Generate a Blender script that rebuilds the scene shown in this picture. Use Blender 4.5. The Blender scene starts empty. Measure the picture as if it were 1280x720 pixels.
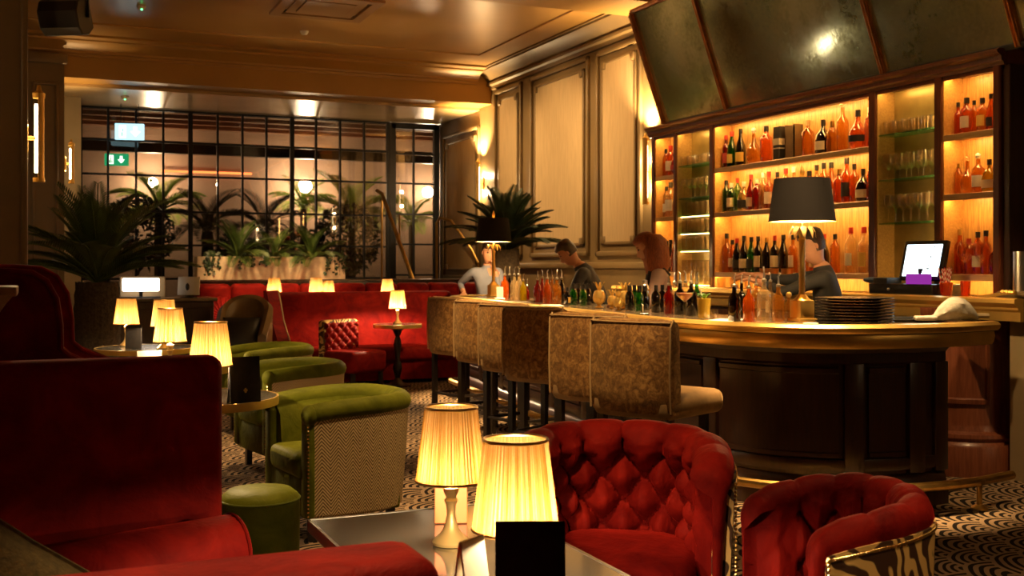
import bpy, bmesh, math, random
from mathutils import Vector, Matrix
R = math.radians
random.seed(7)
scene = bpy.context.scene
COL = scene.collection

# ------------------------------------------------------------------ camera
YAW = 23.5
cam_d = bpy.data.cameras.new('camera')
cam = bpy.data.objects.new('camera', cam_d); COL.objects.link(cam)
cam.location = (0, 0, 1.45)
cam.rotation_euler = (R(90), 0, -R(YAW))
cam_d.sensor_width = 36.0
cam_d.lens = 36.0 * 1371 / 1280
cam_d.shift_y = -27.0 / 1280
cam_d.clip_start = 0.05
cam_d.dof.use_dof = True
cam_d.dof.focus_distance = 4.6
cam_d.dof.aperture_fstop = 6.3
scene.camera = cam

# ------------------------------------------------------------------ world / view
w = bpy.data.worlds.new('world'); scene.world = w; w.use_nodes = True
w.node_tree.nodes['Background'].inputs[0].default_value = (1.0, 0.62, 0.32, 1)
w.node_tree.nodes['Background'].inputs[1].default_value = 0.006
vs = scene.view_settings
vs.view_transform = 'Standard'; vs.look = 'None'; vs.exposure = 1.0; vs.gamma = 1.0
vs.use_curve_mapping = False
cy = scene.cycles
cy.use_denoising = True
cy.max_bounces = 8; cy.diffuse_bounces = 4; cy.glossy_bounces = 4
cy.transmission_bounces = 6; cy.transparent_max_bounces = 40
cy.sample_clamp_indirect = 3.0
cy.caustics_reflective = False; cy.caustics_refractive = False
WARM = (1.0, 0.62, 0.27)
AMBER = (1.0, 0.42, 0.10)

# ceiling spots, several added only to brighten what they aim at: position, aim, power, cone, blend
def spot(loc, aim, power, deg, blend=0.6, col=WARM, rad=0.04):
    l = bpy.data.lights.new('spot_beam', 'SPOT'); l.energy = power*1.8; l.color = col
    l.spot_size = R(deg); l.spot_blend = blend; l.shadow_soft_size = rad
    o = bpy.data.objects.new('spot_beam', l); COL.objects.link(o)
    o.location = loc
    d = Vector(aim) - Vector(loc)
    o.rotation_euler = d.to_track_quat('-Z', 'Y').to_euler()
    return o
CEILING_SPOTS = [
    ((3.6, 6.3, 4.47), (3.95, 6.3, 1.1), 520, 24),
    ((3.7, 5.2, 4.47), (4.1, 5.35, 1.1), 480, 24),
    ((3.7, 8.6, 4.47), (4.1, 8.9, 1.1), 480, 28),
    ((4.3, 10.0, 4.25), (4.5, 10.9, 1.1), 620, 26),
    ((2.2, 4.4, 4.47), (3.1, 5.8, 0.95), 210, 26),
    ((2.4, 7.2, 4.47), (3.4, 8.5, 1.0), 250, 34),
    ((2.0, 4.3, 4.47), (1.62, 5.75, 0.42), 170, 19),  # added to bring out the herringbone chair back
    ((0.95, 5.2, 4.47), (0.93, 5.0, 0.4), 190, 12),
    ((1.7, 6.9, 4.47), (1.7, 6.5, 0.5), 230, 30),
    ((1.9, 9.6, 4.47), (1.85, 9.0, 0.5), 190, 34),
    ((-0.5, 1.7, 4.47), (2.15, 3.45, 0.72), 200, 12),  # added; stands in for lamp light reaching the red armchair from the left
    ((1.3, 0.1, 4.47), (1.95, 2.05, 0.62), 85, 14),  # added from the camera side to show the zebra fabric
    ((3.0, 2.6, 4.47), (2.0, 2.4, 0.8), 60, 18),
    ((4.9, 3.9, 4.30), (5.8, 5.4, 0.7), 75, 30),  # added to brighten the pilaster
    ((0.5, 2.9, 4.47), (0.33, 2.15, 0.9), 230, 17),
    ((2.7, 12.3, 4.47), (2.95, 14.97, 1.40), 330, 30),  # aimed here just to brighten the planter
    ((4.6, 15.2, 4.40), (6.6, 15.2, 2.6), 80, 80, 1.0),  # this and the next two added to wash the panelled wall
    ((4.4, 13.5, 4.47), (6.6, 13.5, 2.6), 100, 80, 1.0),
    ((4.4, 11.9, 4.47), (6.6, 11.9, 2.6), 100, 80, 1.0),
    ((4.2, 7.4, 4.28), (4.25, 7.5, 1.1), 420, 26),
    ((4.6, 5.3, 4.28), (4.7, 5.35, 1.1), 420, 26),
    ((4.7, 9.3, 4.26), (6.1, 9.4, 3.4), 26, 70, 1.0),  # this and the next two added to brighten the tilted mirrors
    ((4.7, 7.6, 4.26), (6.1, 7.6, 3.4), 20, 70, 1.0),
    ((4.7, 5.9, 4.26), (6.1, 6.0, 3.4), 18, 70, 1.0),
    ((3.0, 14.2, 4.47), (3.2, 14.2, 0.6), 45, 50),
]
for a in CEILING_SPOTS:
    spot(*a)

# ------------------------------------------------------------------ mesh helpers
class MB:
    def __init__(s):
        s.v = []; s.f = []
    def add(s, vs, fs, M=None):
        n = len(s.v)
        if M is not None:
            vs = [tuple(M @ Vector(p)) for p in vs]
        s.v += [tuple(p) for p in vs]
        s.f += [tuple(i + n for i in f) for f in fs]
        return s
    def box(s, x0, x1, y0, y1, z0, z1, M=None):
        v = [(x0,y0,z0),(x1,y0,z0),(x1,y1,z0),(x0,y1,z0),(x0,y0,z1),(x1,y0,z1),(x1,y1,z1),(x0,y1,z1)]
        return s.add(v, [(0,3,2,1),(4,5,6,7),(0,1,5,4),(1,2,6,5),(2,3,7,6),(3,0,4,7)], M)
    def rbox(s, x0, x1, y0, y1, z0, z1, r=0.01, seg=2, M=None):
        bm = bmesh.new()
        bmesh.ops.create_cube(bm, size=1)
        for q in bm.verts:
            q.co = Vector(((x0+x1)/2 + q.co.x*(x1-x0), (y0+y1)/2 + q.co.y*(y1-y0), (z0+z1)/2 + q.co.z*(z1-z0)))
        r = min(r, (x1-x0)*.49, (y1-y0)*.49, (z1-z0)*.49)
        bmesh.ops.bevel(bm, geom=bm.edges[:], offset=r, segments=seg, profile=0.5, affect='EDGES')
        bm.verts.index_update()
        vs = [tuple(q.co) for q in bm.verts]; fs = [tuple(q.index for q in f.verts) for f in bm.faces]
        bm.free()
        return s.add(vs, fs, M)
    def loft(s, rings, closed=True, caps=True, wrap=False, M=None):
        n = len(rings[0]); vs = [p for r in rings for p in r]; fs = []
        m = len(rings)
        for i in range(m if wrap else m - 1):
            a = i * n; b = ((i + 1) % m) * n
            for j in range(n if closed else n - 1):
                k = (j + 1) % n
                fs.append((a + j, a + k, b + k, b + j))
        if caps and closed and not wrap:
            fs.append(tuple(range(n - 1, -1, -1)))
            fs.append(tuple((m - 1) * n + j for j in range(n)))
        return s.add(vs, fs, M)
    def lathe(s, prof, n=20, c=(0, 0, 0), M=None, cap=True, a0=0, a1=360):
        full = abs(a1 - a0) >= 359.9
        k = n if full else n + 1
        rings = []
        for r, z in prof:
            rings.append([(c[0] + max(r, 1e-4)*math.cos(R(a0 + (a1-a0)*i/n)), c[1] + max(r, 1e-4)*math.sin(R(a0 + (a1-a0)*i/n)), c[2] + z) for i in range(k)])
        return s.loft(rings, closed=full, caps=cap, M=M)
    def tube(s, pts, r, n=8, caps=True, M=None, wrap=False):
        pts = [Vector(p) for p in pts]; m = len(pts)
        rs = r if isinstance(r, (list, tuple)) else [r] * m
        rings = []; up = None
        for i, p in enumerate(pts):
            if wrap:
                t = pts[(i+1) % m] - pts[i-1]
            else:
                t = pts[min(i+1, m-1)] - pts[max(i-1, 0)]
            if t.length < 1e-9: t = Vector((0, 0, 1))
            t.normalize()
            if up is None:
                up = Vector((0, 0, 1)) if abs(t.z) < .9 else Vector((1, 0, 0))
            a = t.cross(up)
            if a.length < 1e-6: a = t.cross(Vector((0, 1, 0)))
            a.normalize(); b = a.cross(t).normalized(); up = b
            rings.append([tuple(p + (a*math.cos(2*math.pi*k/n) + b*math.sin(2*math.pi*k/n)) * rs[i]) for k in range(n)])
        return s.loft(rings, caps=caps, wrap=wrap, M=M)
    def prism(s, poly, z0, z1, M=None):
        n = len(poly)
        vs = [(x, y, z0) for x, y in poly] + [(x, y, z1) for x, y in poly]
        fs = [tuple(range(n-1, -1, -1)), tuple(range(n, 2*n))] + [(i, (i+1) % n, n+(i+1) % n, n+i) for i in range(n)]
        return s.add(vs, fs, M)
    def strip(s, A, B, zA, zB=None):
        """open band between two matching polylines"""
        zB = zA if zB is None else zB
        n = len(A)
        vs = [(x, y, zA) for x, y in A] + [(x, y, zB) for x, y in B]
        return s.add(vs, [(i, i+1, n+i+1, n+i) for i in range(n-1)])
    def sphere(s, c, r, n=12, m=8, sc=(1, 1, 1), M=None):
        rings = []
        for j in range(m+1):
            a = -math.pi/2 + math.pi*j/m
            rr = max(math.cos(a), 1e-3)*r
            rings.append([(c[0]+sc[0]*rr*math.cos(2*math.pi*i/n), c[1]+sc[1]*rr*math.sin(2*math.pi*i/n), c[2]+sc[2]*r*math.sin(a)) for i in range(n)])
        return s.loft(rings, M=M)
    def mesh(s, name, smooth=35):
        me = bpy.data.meshes.new(name)
        me.from_pydata(s.v, [], s.f)
        bm = bmesh.new(); bm.from_mesh(me)
        bmesh.ops.recalc_face_normals(bm, faces=bm.faces[:])
        bm.to_mesh(me); bm.free()
        if smooth:
            me.polygons.foreach_set('use_smooth', [True]*len(me.polygons))
            me.set_sharp_from_angle(angle=R(smooth))
        me.update()
        return me
    def build(s, name, m, parent=None, loc=None, rotz=0, smooth=35, rot=None):
        me = s.mesh(name, smooth)
        return link(name, me, m, parent, loc, rotz, rot)

def link(name, me, m, parent=None, loc=None, rotz=0, rot=None):
    if m is not None and not me.materials:
        me.materials.append(m)
    o = bpy.data.objects.new(name, me); COL.objects.link(o)
    if parent is not None: o.parent = parent
    if loc is not None: o.location = loc
    o.rotation_euler = rot if rot is not None else (0, 0, rotz)
    return o
def tag(o, label=None, cat=None, group=None, kind=None):
    if label: o['label'] = label
    if cat: o['category'] = cat
    if group: o['group'] = group
    if kind: o['kind'] = kind
    return o
def thing(name, label, cat, loc=(0, 0, 0), rotz=0, group=None):
    o = bpy.data.objects.new(name, None); COL.objects.link(o)
    o.location = loc; o.rotation_euler = (0, 0, rotz); o.empty_display_size = .1
    return tag(o, label, cat, group)
def struct(o):
    o['kind'] = 'structure'; return o
def copy_tree(o, parent=None, keep=True):
    c = o.copy(); COL.objects.link(c)
    if parent is not None: c.parent = parent
    for ch in o.children:
        copy_tree(ch, c)
    return c
def omat(o, m):
    o.material_slots[0].link = 'OBJECT'; o.material_slots[0].material = m
def setmat(o, i, m):
    o.material_slots[i].link = 'OBJECT'; o.material_slots[i].material = m
def point(loc, power, col=WARM, rad=0.02, parent=None, name='bulb_light'):
    l = bpy.data.lights.new(name, 'POINT'); l.energy = power; l.color = col; l.shadow_soft_size = rad
    o = bpy.data.objects.new(name, l); COL.objects.link(o); o.location = loc
    if parent is not None: o.parent = parent
    return o
def catmull(P, k=8):
    P = [Vector(p) for p in P]; out = []
    Q = [P[0]*2 - P[1]] + P + [P[-1]*2 - P[-2]]
    for i in range(1, len(Q)-2):
        a, b, c, d = Q[i-1], Q[i], Q[i+1], Q[i+2]
        for j in range(k):
            t = j/k
            out.append(0.5*((2*b) + (c-a)*t + (2*a-5*b+4*c-d)*t*t + (3*b-a-3*c+d)*t**3))
    out.append(P[-1])
    return out
def offset2(path, d):
    """offset a 2D polyline to its left by d"""
    out = []; n = len(path)
    for i in range(n):
        t = path[min(i+1, n-1)] - path[max(i-1, 0)]
        t.normalize()
        out.append(path[i] + Vector((-t.y, t.x)) * d)
    return out
def sweep(mb, path, prof):
    """sweep profile (offset to the left of the path, z) along a 2D path"""
    rings = []
    offs = {}
    for (d, z) in prof:
        if d not in offs: offs[d] = offset2(path, d)
    for i in range(len(path)):
        rings.append([(offs[d][i].x, offs[d][i].y, z) for d, z in prof])
    return mb.loft(rings)

# ------------------------------------------------------------------ materials
class E:
    """tiny expression wrapper around Math nodes"""
    def __init__(s, nt, sock): s.nt = nt; s.k = sock
    def m(s, op, *o):
        n = s.nt.nodes.new('ShaderNodeMath'); n.operation = op
        for i, x in enumerate((s,) + o):
            if isinstance(x, E): s.nt.links.new(x.k, n.inputs[i])
            else: n.inputs[i].default_value = x
        return E(s.nt, n.outputs[0])
    def __add__(s, o): return s.m('ADD', o)
    def __sub__(s, o): return s.m('SUBTRACT', o)
    def __mul__(s, o): return s.m('MULTIPLY', o)
    def __truediv__(s, o): return s.m('DIVIDE', o)
    def floor(s): return s.m('FLOOR')
    def fract(s): return s.m('FRACT')
    def abs(s): return s.m('ABSOLUTE')
    def sqrt(s): return s.m('SQRT')
    def lt(s, o): return s.m('LESS_THAN', o)
    def gt(s, o): return s.m('GREATER_THAN', o)
    def mod(s, o): return s.m('FLOORED_MODULO', o)
    def sel(s, a, b):                       # s ? a : b
        return (a - b) * s + b
def col(*c):
    return (c[0], c[1], c[2], 1)
def base(name):
    m = bpy.data.materials.new(name); m.use_nodes = True
    nt = m.node_tree; return m, nt, nt.nodes['Principled BSDF']
def coords(nt, kind='Object'):
    t = nt.nodes.new('ShaderNodeTexCoord')
    sp = nt.nodes.new('ShaderNodeSeparateXYZ'); nt.links.new(t.outputs[kind], sp.inputs[0])
    return [E(nt, sp.outputs[i]) for i in range(3)], t.outputs[kind]
def noise(nt, vec, scale, detail=3, rough=.55, dist=0):
    n = nt.nodes.new('ShaderNodeTexNoise'); n.inputs['Scale'].default_value = scale
    n.inputs['Detail'].default_value = detail; n.inputs['Roughness'].default_value = rough
    n.inputs['Distortion'].default_value = dist
    if vec is not None: nt.links.new(vec, n.inputs['Vector'])
    return n
def ramp(nt, fac, stops):
    r = nt.nodes.new('ShaderNodeValToRGB')
    while len(r.color_ramp.elements) < len(stops): r.color_ramp.elements.new(.5)
    for e, (p, c) in zip(r.color_ramp.elements, stops):
        e.position = p; e.color = col(*c)
    nt.links.new(fac.k if isinstance(fac, E) else fac, r.inputs[0])
    return r.outputs[0]
def bump(nt, b, h, strength=.2, dist=.01):
    n = nt.nodes.new('ShaderNodeBump'); n.inputs['Strength'].default_value = strength; n.inputs['Distance'].default_value = dist
    nt.links.new(h.k if isinstance(h, E) else h, n.inputs['Height']); nt.links.new(n.outputs[0], b.inputs['Normal'])
def mapped(nt, vec, sc):
    n = nt.nodes.new('ShaderNodeMapping'); n.inputs['Scale'].default_value = sc
    nt.links.new(vec, n.inputs['Vector']); return n.outputs[0]

def plain(name, c, rough=.5, metal=0, var=0.0, scale=8, bmp=0, spec=.5, sheen=0, sheen_tint=None, stretch=None, emit=0, bscale=None, coat=0):
    m, nt, b = base(name)
    b.inputs['Base Color'].default_value = col(*c); b.inputs['Roughness'].default_value = rough
    b.inputs['Metallic'].default_value = metal; b.inputs['Specular IOR Level'].default_value = spec
    if coat: b.inputs['Coat Weight'].default_value = coat; b.inputs['Coat Roughness'].default_value = .12
    if sheen:
        b.inputs['Sheen Weight'].default_value = sheen; b.inputs['Sheen Roughness'].default_value = .35
        b.inputs['Sheen Tint'].default_value = col(*(sheen_tint or c))
    if emit:
        b.inputs['Emission Color'].default_value = col(*c); b.inputs['Emission Strength'].default_value = emit
    if var or bmp:
        _, vec = coords(nt)
        if stretch: vec = mapped(nt, vec, stretch)
        if var:
            n = noise(nt, vec, scale, 4)
            lo = [max(0, q*(1-var)) for q in c]; hi = [min(1, q*(1+var)) for q in c]
            nt.links.new(ramp(nt, n.outputs[0], [(.3, lo), (.7, hi)]), b.inputs['Base Color'])
        if bmp:
            n2 = noise(nt, vec, bscale or scale*4, 3)
            bump(nt, b, n2.outputs[0], bmp, .01)
    return m
def emis(name, c, s):
    m = bpy.data.materials.new(name); m.use_nodes = True; nt = m.node_tree
    nt.nodes.remove(nt.nodes['Principled BSDF'])
    e = nt.nodes.new('ShaderNodeEmission'); e.inputs[0].default_value = col(*c); e.inputs[1].default_value = s
    nt.links.new(e.outputs[0], nt.nodes['Material Output'].inputs[0]); return m
def tglass(name, c, gloss=.12, rough=.03, body=0.0, bodyc=None):
    """clear or coloured glass: tinted see-through plus a reflecting skin"""
    m = bpy.data.materials.new(name); m.use_nodes = True; nt = m.node_tree
    nt.nodes.remove(nt.nodes['Principled BSDF'])
    t = nt.nodes.new('ShaderNodeBsdfTransparent'); t.inputs[0].default_value = col(*c)
    g = nt.nodes.new('ShaderNodeBsdfGlossy'); g.inputs['Roughness'].default_value = rough; g.inputs[0].default_value = (1, 1, 1, 1)
    lw = nt.nodes.new('ShaderNodeLayerWeight'); lw.inputs[0].default_value = .35
    mt = nt.nodes.new('ShaderNodeMath'); mt.operation = 'MULTIPLY_ADD'
    nt.links.new(lw.outputs['Facing'], mt.inputs[0]); mt.inputs[1].default_value = .45; mt.inputs[2].default_value = gloss*.4
    mx = nt.nodes.new('ShaderNodeMixShader')
    nt.links.new(mt.outputs[0], mx.inputs[0]); nt.links.new(g.outputs[0], mx.inputs[2])
    if body:
        d = nt.nodes.new('ShaderNodeBsdfTranslucent'); d.inputs[0].default_value = col(*(bodyc or c))
        m2 = nt.nodes.new('ShaderNodeMixShader'); m2.inputs[0].default_value = body
        nt.links.new(t.outputs[0], m2.inputs[1]); nt.links.new(d.outputs[0], m2.inputs[2])
        nt.links.new(m2.outputs[0], mx.inputs[1])
    else:
        nt.links.new(t.outputs[0], mx.inputs[1])
    nt.links.new(mx.outputs[0], nt.nodes['Material Output'].inputs[0]); return m
def velvet(name, c, hi, sheen=.6):
    m, nt, b = base(name)
    _, vec = coords(nt)
    n = noise(nt, vec, 5, 4, .6, .8)
    nt.links.new(ramp(nt, n.outputs[0], [(.32, c), (.68, hi)]), b.inputs['Base Color'])
    b.inputs['Roughness'].default_value = .62; b.inputs['Specular IOR Level'].default_value = .16; b.inputs['Specular Tint'].default_value = col(*[min(1, .25+q*2.5) for q in hi])
    b.inputs['Sheen Weight'].default_value = sheen; b.inputs['Sheen Roughness'].default_value = .3
    b.inputs['Sheen Tint'].default_value = col(*[min(1, q*2.2) for q in hi])
    n2 = noise(nt, vec, 11, 4, .6, .7); bump(nt, b, n2.outputs[0], .28, .025)
    return m
def wood(name, c0, c1, rough=.35, axis=2, scale=6, coat=.3):
    m, nt, b = base(name)
    _, vec = coords(nt)
    sc = [9, 9, 9]; sc[axis] = .7
    n = noise(nt, mapped(nt, vec, sc), scale, 5, .6, .6)
    nt.links.new(ramp(nt, n.outputs[0], [(.3, c0), (.7, c1)]), b.inputs['Base Color'])
    b.inputs['Roughness'].default_value = rough
    b.inputs['Coat Weight'].default_value = coat; b.inputs['Coat Roughness'].default_value = .2
    bump(nt, b, n.outputs[0], .06, .004)
    return m

M = {}
M['red'] = velvet('red_velvet', (.105, .0038, .0042), (.25, .011, .007), .5)
M['green'] = velvet('olive_velvet', (.06, .068, .004), (.12, .128, .010))
M['green_dark'] = velvet('dark_green_velvet', (.055, .065, .008), (.10, .115, .016))
M['cushion'] = plain('olive_weave', (.085, .062, .018), .9, var=.35, scale=60, bmp=.3, bscale=160)
M['brass'] = plain('polished_brass', (.86, .56, .15), .33, .78, var=.12, scale=5)
M['brass_dull'] = plain('aged_brass', (.52, .32, .09), .36, 1, var=.25, scale=9)
M['copper'] = plain('copper_frame', (.62, .27, .09), .3, 1, var=.25, scale=12)
M['steel'] = plain('brushed_steel', (.62, .6, .56), .3, 1)
M['black'] = plain('black_gloss', (.012, .011, .010), .25)
M['black_matt'] = plain('black_matt', (.012, .011, .010), .6)
M['black_metal'] = plain('black_iron', (.012, .012, .013), .45, .6)
M['gunmetal'] = plain('smoked_glass_top', (.05, .046, .038), .07, 0, spec=.9, coat=.6)
M['mahogany'] = wood('mahogany', (.075, .018, .007), (.16, .045, .016), .3)
M['mahogany_dark'] = wood('dark_mahogany', (.022, .009, .005), (.05, .018, .009), .34)
M['mahogany_red'] = wood('red_mahogany', (.17, .045, .02), (.30, .095, .042), .38)
M['shelf_wood'] = wood('amber_shelf_wood', (.50, .28, .08), (.70, .43, .14), .32, axis=1)
M['back_wood'] = wood('amber_fluted_backboard', (.36, .17, .04), (.74, .46, .15), .4, axis=2, scale=9)
M['leg_wood'] = plain('dark_leg_wood', (.012, .008, .006), .35, coat=.3)
M['wall_paint'] = plain('olive_brown_wall_paint', (.20, .135, .058), .42, var=.12, scale=2, bmp=.03)
M['wall_fabric'] = plain('beige_wall_fabric', (.52, .38, .20), .85, var=.10, scale=5, bmp=.12, bscale=90, stretch=(1, 6, .6))
M['ceiling'] = plain('gold_gloss_ceiling_paint', (.42, .24, .068), .30, var=.08, scale=1.2, bmp=.02)
M['beam'] = plain('ochre_beam_paint', (.42, .235, .055), .45, var=.06, scale=1.5)
M['marble'] = plain('cream_marble', (.62, .5, .34), .35, var=.25, scale=7)
M['cream'] = plain('cream_plaster', (.55, .43, .24), .6, var=.08, scale=3)
M['counter_stone'] = plain('dark_bar_stone', (.16, .12, .075), .16, var=.4, scale=9, coat=.4)
M['label_cream'] = plain('cream_paper_label', (.72, .62, .44), .7)
M['label_yellow'] = plain('yellow_paper_label', (.75, .50, .10), .7)
M['label_black'] = plain('black_paper_label', (.02, .018, .016), .6)
M['label_white'] = plain('white_paper_label', (.80, .76, .68), .7)
M['label_red'] = plain('red_paper_label', (.45, .05, .03), .7)
M['cap_black'] = plain('black_bottle_cap', (.015, .013, .012), .35)
M['cap_red'] = plain('red_foil_cap', (.4, .03, .02), .35)
M['cap_gold'] = plain('gold_foil_cap', (.7, .45, .12), .3, .9)
M['cork'] = plain('cork', (.42, .26, .12), .8)
M['skin'] = plain('skin', (.55, .27, .16), .5, var=.08, scale=12)
M['hair_red'] = plain('auburn_hair', (.30, .075, .02), .5, var=.4, scale=30, stretch=(4, 4, .6), bmp=.5, bscale=60)
M['hair_dark'] = plain('dark_brown_hair', (.045, .022, .012), .5, var=.4, scale=30, bmp=.5, bscale=60)
M['shirt_pink'] = plain('pale_pink_shirt', (.60, .42, .36), .8, var=.08, scale=10)
M['shirt_blue'] = plain('grey_blue_shirt', (.22, .24, .33), .8, var=.1, scale=10)
M['shirt_navy'] = plain('dark_slate_shirt', (.06, .065, .085), .8, var=.15, scale=10)
M['shirt_black'] = plain('black_shirt', (.022, .022, .022), .8, var=.2, scale=10)
M['vest'] = plain('black_waistcoat', (.02, .018, .022), .75)
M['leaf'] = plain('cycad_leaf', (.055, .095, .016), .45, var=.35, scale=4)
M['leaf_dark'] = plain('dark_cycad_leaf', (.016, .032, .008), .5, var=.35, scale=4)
def leaf_mat(name, c, tr):
    m = plain(name, c, .5, var=.35, scale=3); nt = m.node_tree
    t = nt.nodes.new('ShaderNodeBsdfTranslucent'); t.inputs[0].default_value = col(*tr)
    mx = nt.nodes.new('ShaderNodeMixShader'); mx.inputs[0].default_value = .45
    nt.links.new(nt.nodes['Principled BSDF'].outputs[0], mx.inputs[1]); nt.links.new(t.outputs[0], mx.inputs[2])
    nt.links.new(mx.outputs[0], nt.nodes['Material Output'].inputs[0]); return m
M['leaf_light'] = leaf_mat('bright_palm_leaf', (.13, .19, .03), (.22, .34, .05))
M['ivy'] = plain('ivy_leaf', (.02, .045, .012), .45, var=.3, scale=20)
M['trunk'] = plain('shaggy_cycad_trunk', (.055, .036, .018), .9, var=.5, scale=30, bmp=.8, bscale=40)
M['bone'] = plain('ceramic_white', (.75, .7, .6), .25)
M['cloth_grey'] = plain('grey_bar_cloth', (.42, .40, .34), .95, var=.15, scale=30, bmp=.4, bscale=60)
M['nail'] = plain('brass_nailheads', (.80, .52, .18), .25, 1)
M['speaker'] = plain('black_speaker_cabinet', (.018, .018, .019), .42)
M['shade_black'] = plain('black_lamp_card', (.012, .010, .009), .85, spec=.15)
M['shade_inner'] = plain('gold_shade_lining', (.85, .62, .25), .4)
M['grille'] = plain('bronze_vent', (.30, .17, .065), .45)
M['vent_dark'] = plain('vent_slot', (.02, .012, .006), .7)
M['screen'] = emis('till_screen', (.72, .93, 1.0), 2.6)
M['purple'] = emis('purple_display', (.30, .03, .34), .5)
M['exit_white'] = emis('lit_sign_white', (.42, .72, .80), .9)
M['exit_green'] = emis('lit_sign_green', (.01, .30, .13), 1.3)
M['exit_pic'] = emis('lit_sign_pictogram', (.75, 1.0, .95), 3.2)
M['sign_white'] = emis('light_panel', (1.0, .86, .70), 5.0)
M['tube_glow'] = emis('sconce_tube', (1.0, .72, .35), 9)
M['led'] = emis('amber_led_strip', (1.0, .53, .14), 24)
M['rim_glow'] = emis('rim_glare_strip', (1.0, .62, .22), 4.5)
M['dim_glow'] = emis('dim_amber_glow', (1.0, .58, .17), 14)
M['globe'] = emis('white_globe', (1.0, .86, .62), 60)
M['neon'] = emis('orange_neon', (1.0, .22, .06), 3.0)
M['candle'] = emis('candle_flame', (1.0, .72, .35), 20)
M['green_led'] = emis('green_led', (.1, 1.0, .25), 3)
M['g_clear'] = tglass('clear_glass', (.97, .94, .88))
M['g_amber'] = tglass('amber_spirit', (.96, .60, .18), body=.35, bodyc=(.92, .42, .08))
M['g_orange'] = tglass('orange_spirit', (.96, .47, .12), body=.35, bodyc=(.92, .29, .045))
M['g_gold'] = tglass('golden_spirit', (.96, .68, .25), body=.3, bodyc=(.9, .5, .12))
M['g_green'] = tglass('green_bottle_glass', (.10, .42, .10), body=.3, bodyc=(.05, .35, .05))
M['g_pale_green'] = tglass('pale_green_glass', (.45, .75, .45), body=.2, bodyc=(.4, .7, .4))
M['g_dark'] = tglass('dark_bottle_glass', (.07, .045, .025), body=.3, bodyc=(.05, .02, .01))
M['g_red'] = tglass('red_spirit', (.55, .08, .04), body=.4, bodyc=(.55, .05, .02))
M['g_pink'] = tglass('pink_spirit', (.95, .62, .50), body=.3, bodyc=(.9, .5, .4))
M['g_yellow'] = tglass('yellow_spirit', (.85, .75, .10), body=.45, bodyc=(.8, .65, .04))
M['g_milky'] = tglass('pale_spirit', (.96, .86, .66), body=.25, bodyc=(.9, .75, .5))
M['pane'] = tglass('window_glass', (.72, .66, .60), gloss=.12, rough=.02)
M['juice_yellow'] = plain('yellow_cocktail', (1.0, .76, .09), .4, spec=.4)
M['juice_pink'] = plain('pink_cocktail', (.75, .33, .20), .5)
M['mint'] = plain('mint_sprig', (.08, .24, .04), .5)
# ---- patterned materials
def carpet_mat():
    m, nt, b = base('scallop_carpet')
    (x, y, z), vec = coords(nt)
    nz = noise(nt, vec, 1.4, 2)
    wob = E(nt, nz.outputs[0]) * .25
    ca, sa = math.cos(R(35)), math.sin(R(35))
    u = (x*ca + y*sa + wob) / .46; v = (y*ca - x*sa + wob) / .46
    k0 = (v / .25).floor()
    def cand(k):
        dv = v - k*.25
        q = u - (k.mod(2.0))*.5
        du = q - (q + .5).floor()
        return (du*du + dv*dv).sqrt()
    d1, d2, d3 = cand(k0 - 1), cand(k0), cand(k0 + 1)
    d = d1.lt(.5).sel(d1, d2.lt(.5).sel(d2, d3))
    s = (d*10.0).fract().gt(.48)
    n = noise(nt, vec, 60, 3)
    nt.links.new(ramp(nt, s*(E(nt, n.outputs[0])*.5 + .72), [(0, (.012, .009, .007)), (.9, (.36, .25, .15))]), b.inputs['Base Color'])
    b.inputs['Roughness'].default_value = .95; b.inputs['Specular IOR Level'].default_value = .1
    bump(nt, b, noise(nt, vec, 400, 2).outputs[0], .4, .01)
    return m
def herring_mat():
    m, nt, b = base('herringbone_tweed')
    (x, y, z), vec = coords(nt)
    a = y.m('ARCTAN2', x) * .36
    tri = ((a/.075).fract() - .5).abs() * .105
    s = ((z + tri) / .019).fract()
    s = (s - .5).abs()*2
    n = noise(nt, vec, 40, 3)
    nt.links.new(ramp(nt, s*.7 + E(nt, n.outputs[0])*.3, [(.34, (.13, .085, .035)), (.56, (.62, .47, .25))]), b.inputs['Base Color'])
    b.inputs['Roughness'].default_value = .9; b.inputs['Specular IOR Level'].default_value = .15
    bump(nt, b, s, .25, .004)
    return m
def zebra_mat(name, c0, c1, scale=4.2):
    m, nt, b = base(name)
    (x, y, z), vec = coords(nt)
    n = noise(nt, mapped(nt, vec, (1, 1, 1.0)), 5, 2, .5, .3)
    a = y.m('ARCTAN2', x)
    w = (a*scale + (z*7.0) + E(nt, n.outputs[0])*6.0)
    s = ((w.fract() - .5).abs()*2)
    nt.links.new(ramp(nt, s, [(.40, c0), (.52, c1)]), b.inputs['Base Color'])
    b.inputs['Roughness'].default_value = .75
    return m
def brocade_mat():
    m, nt, b = base('gold_brocade')
    _, vec = coords(nt)
    n = noise(nt, vec, 19, 5, .65, 1.3)
    n2 = noise(nt, vec, 90, 2)
    f = E(nt, n.outputs[0])*.8 + E(nt, n2.outputs[0])*.2
    nt.links.new(ramp(nt, f, [(.38, (.11, .044, .010)), (.5, (.26, .120, .029)), (.62, (.48, .262, .075))]), b.inputs['Base Color'])
    b.inputs['Roughness'].default_value = .7
    b.inputs['Sheen Weight'].default_value = .5; b.inputs['Sheen Tint'].default_value = (.9, .65, .3, 1)
    bump(nt, b, n.outputs[0], .25, .006)
    return m
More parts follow.
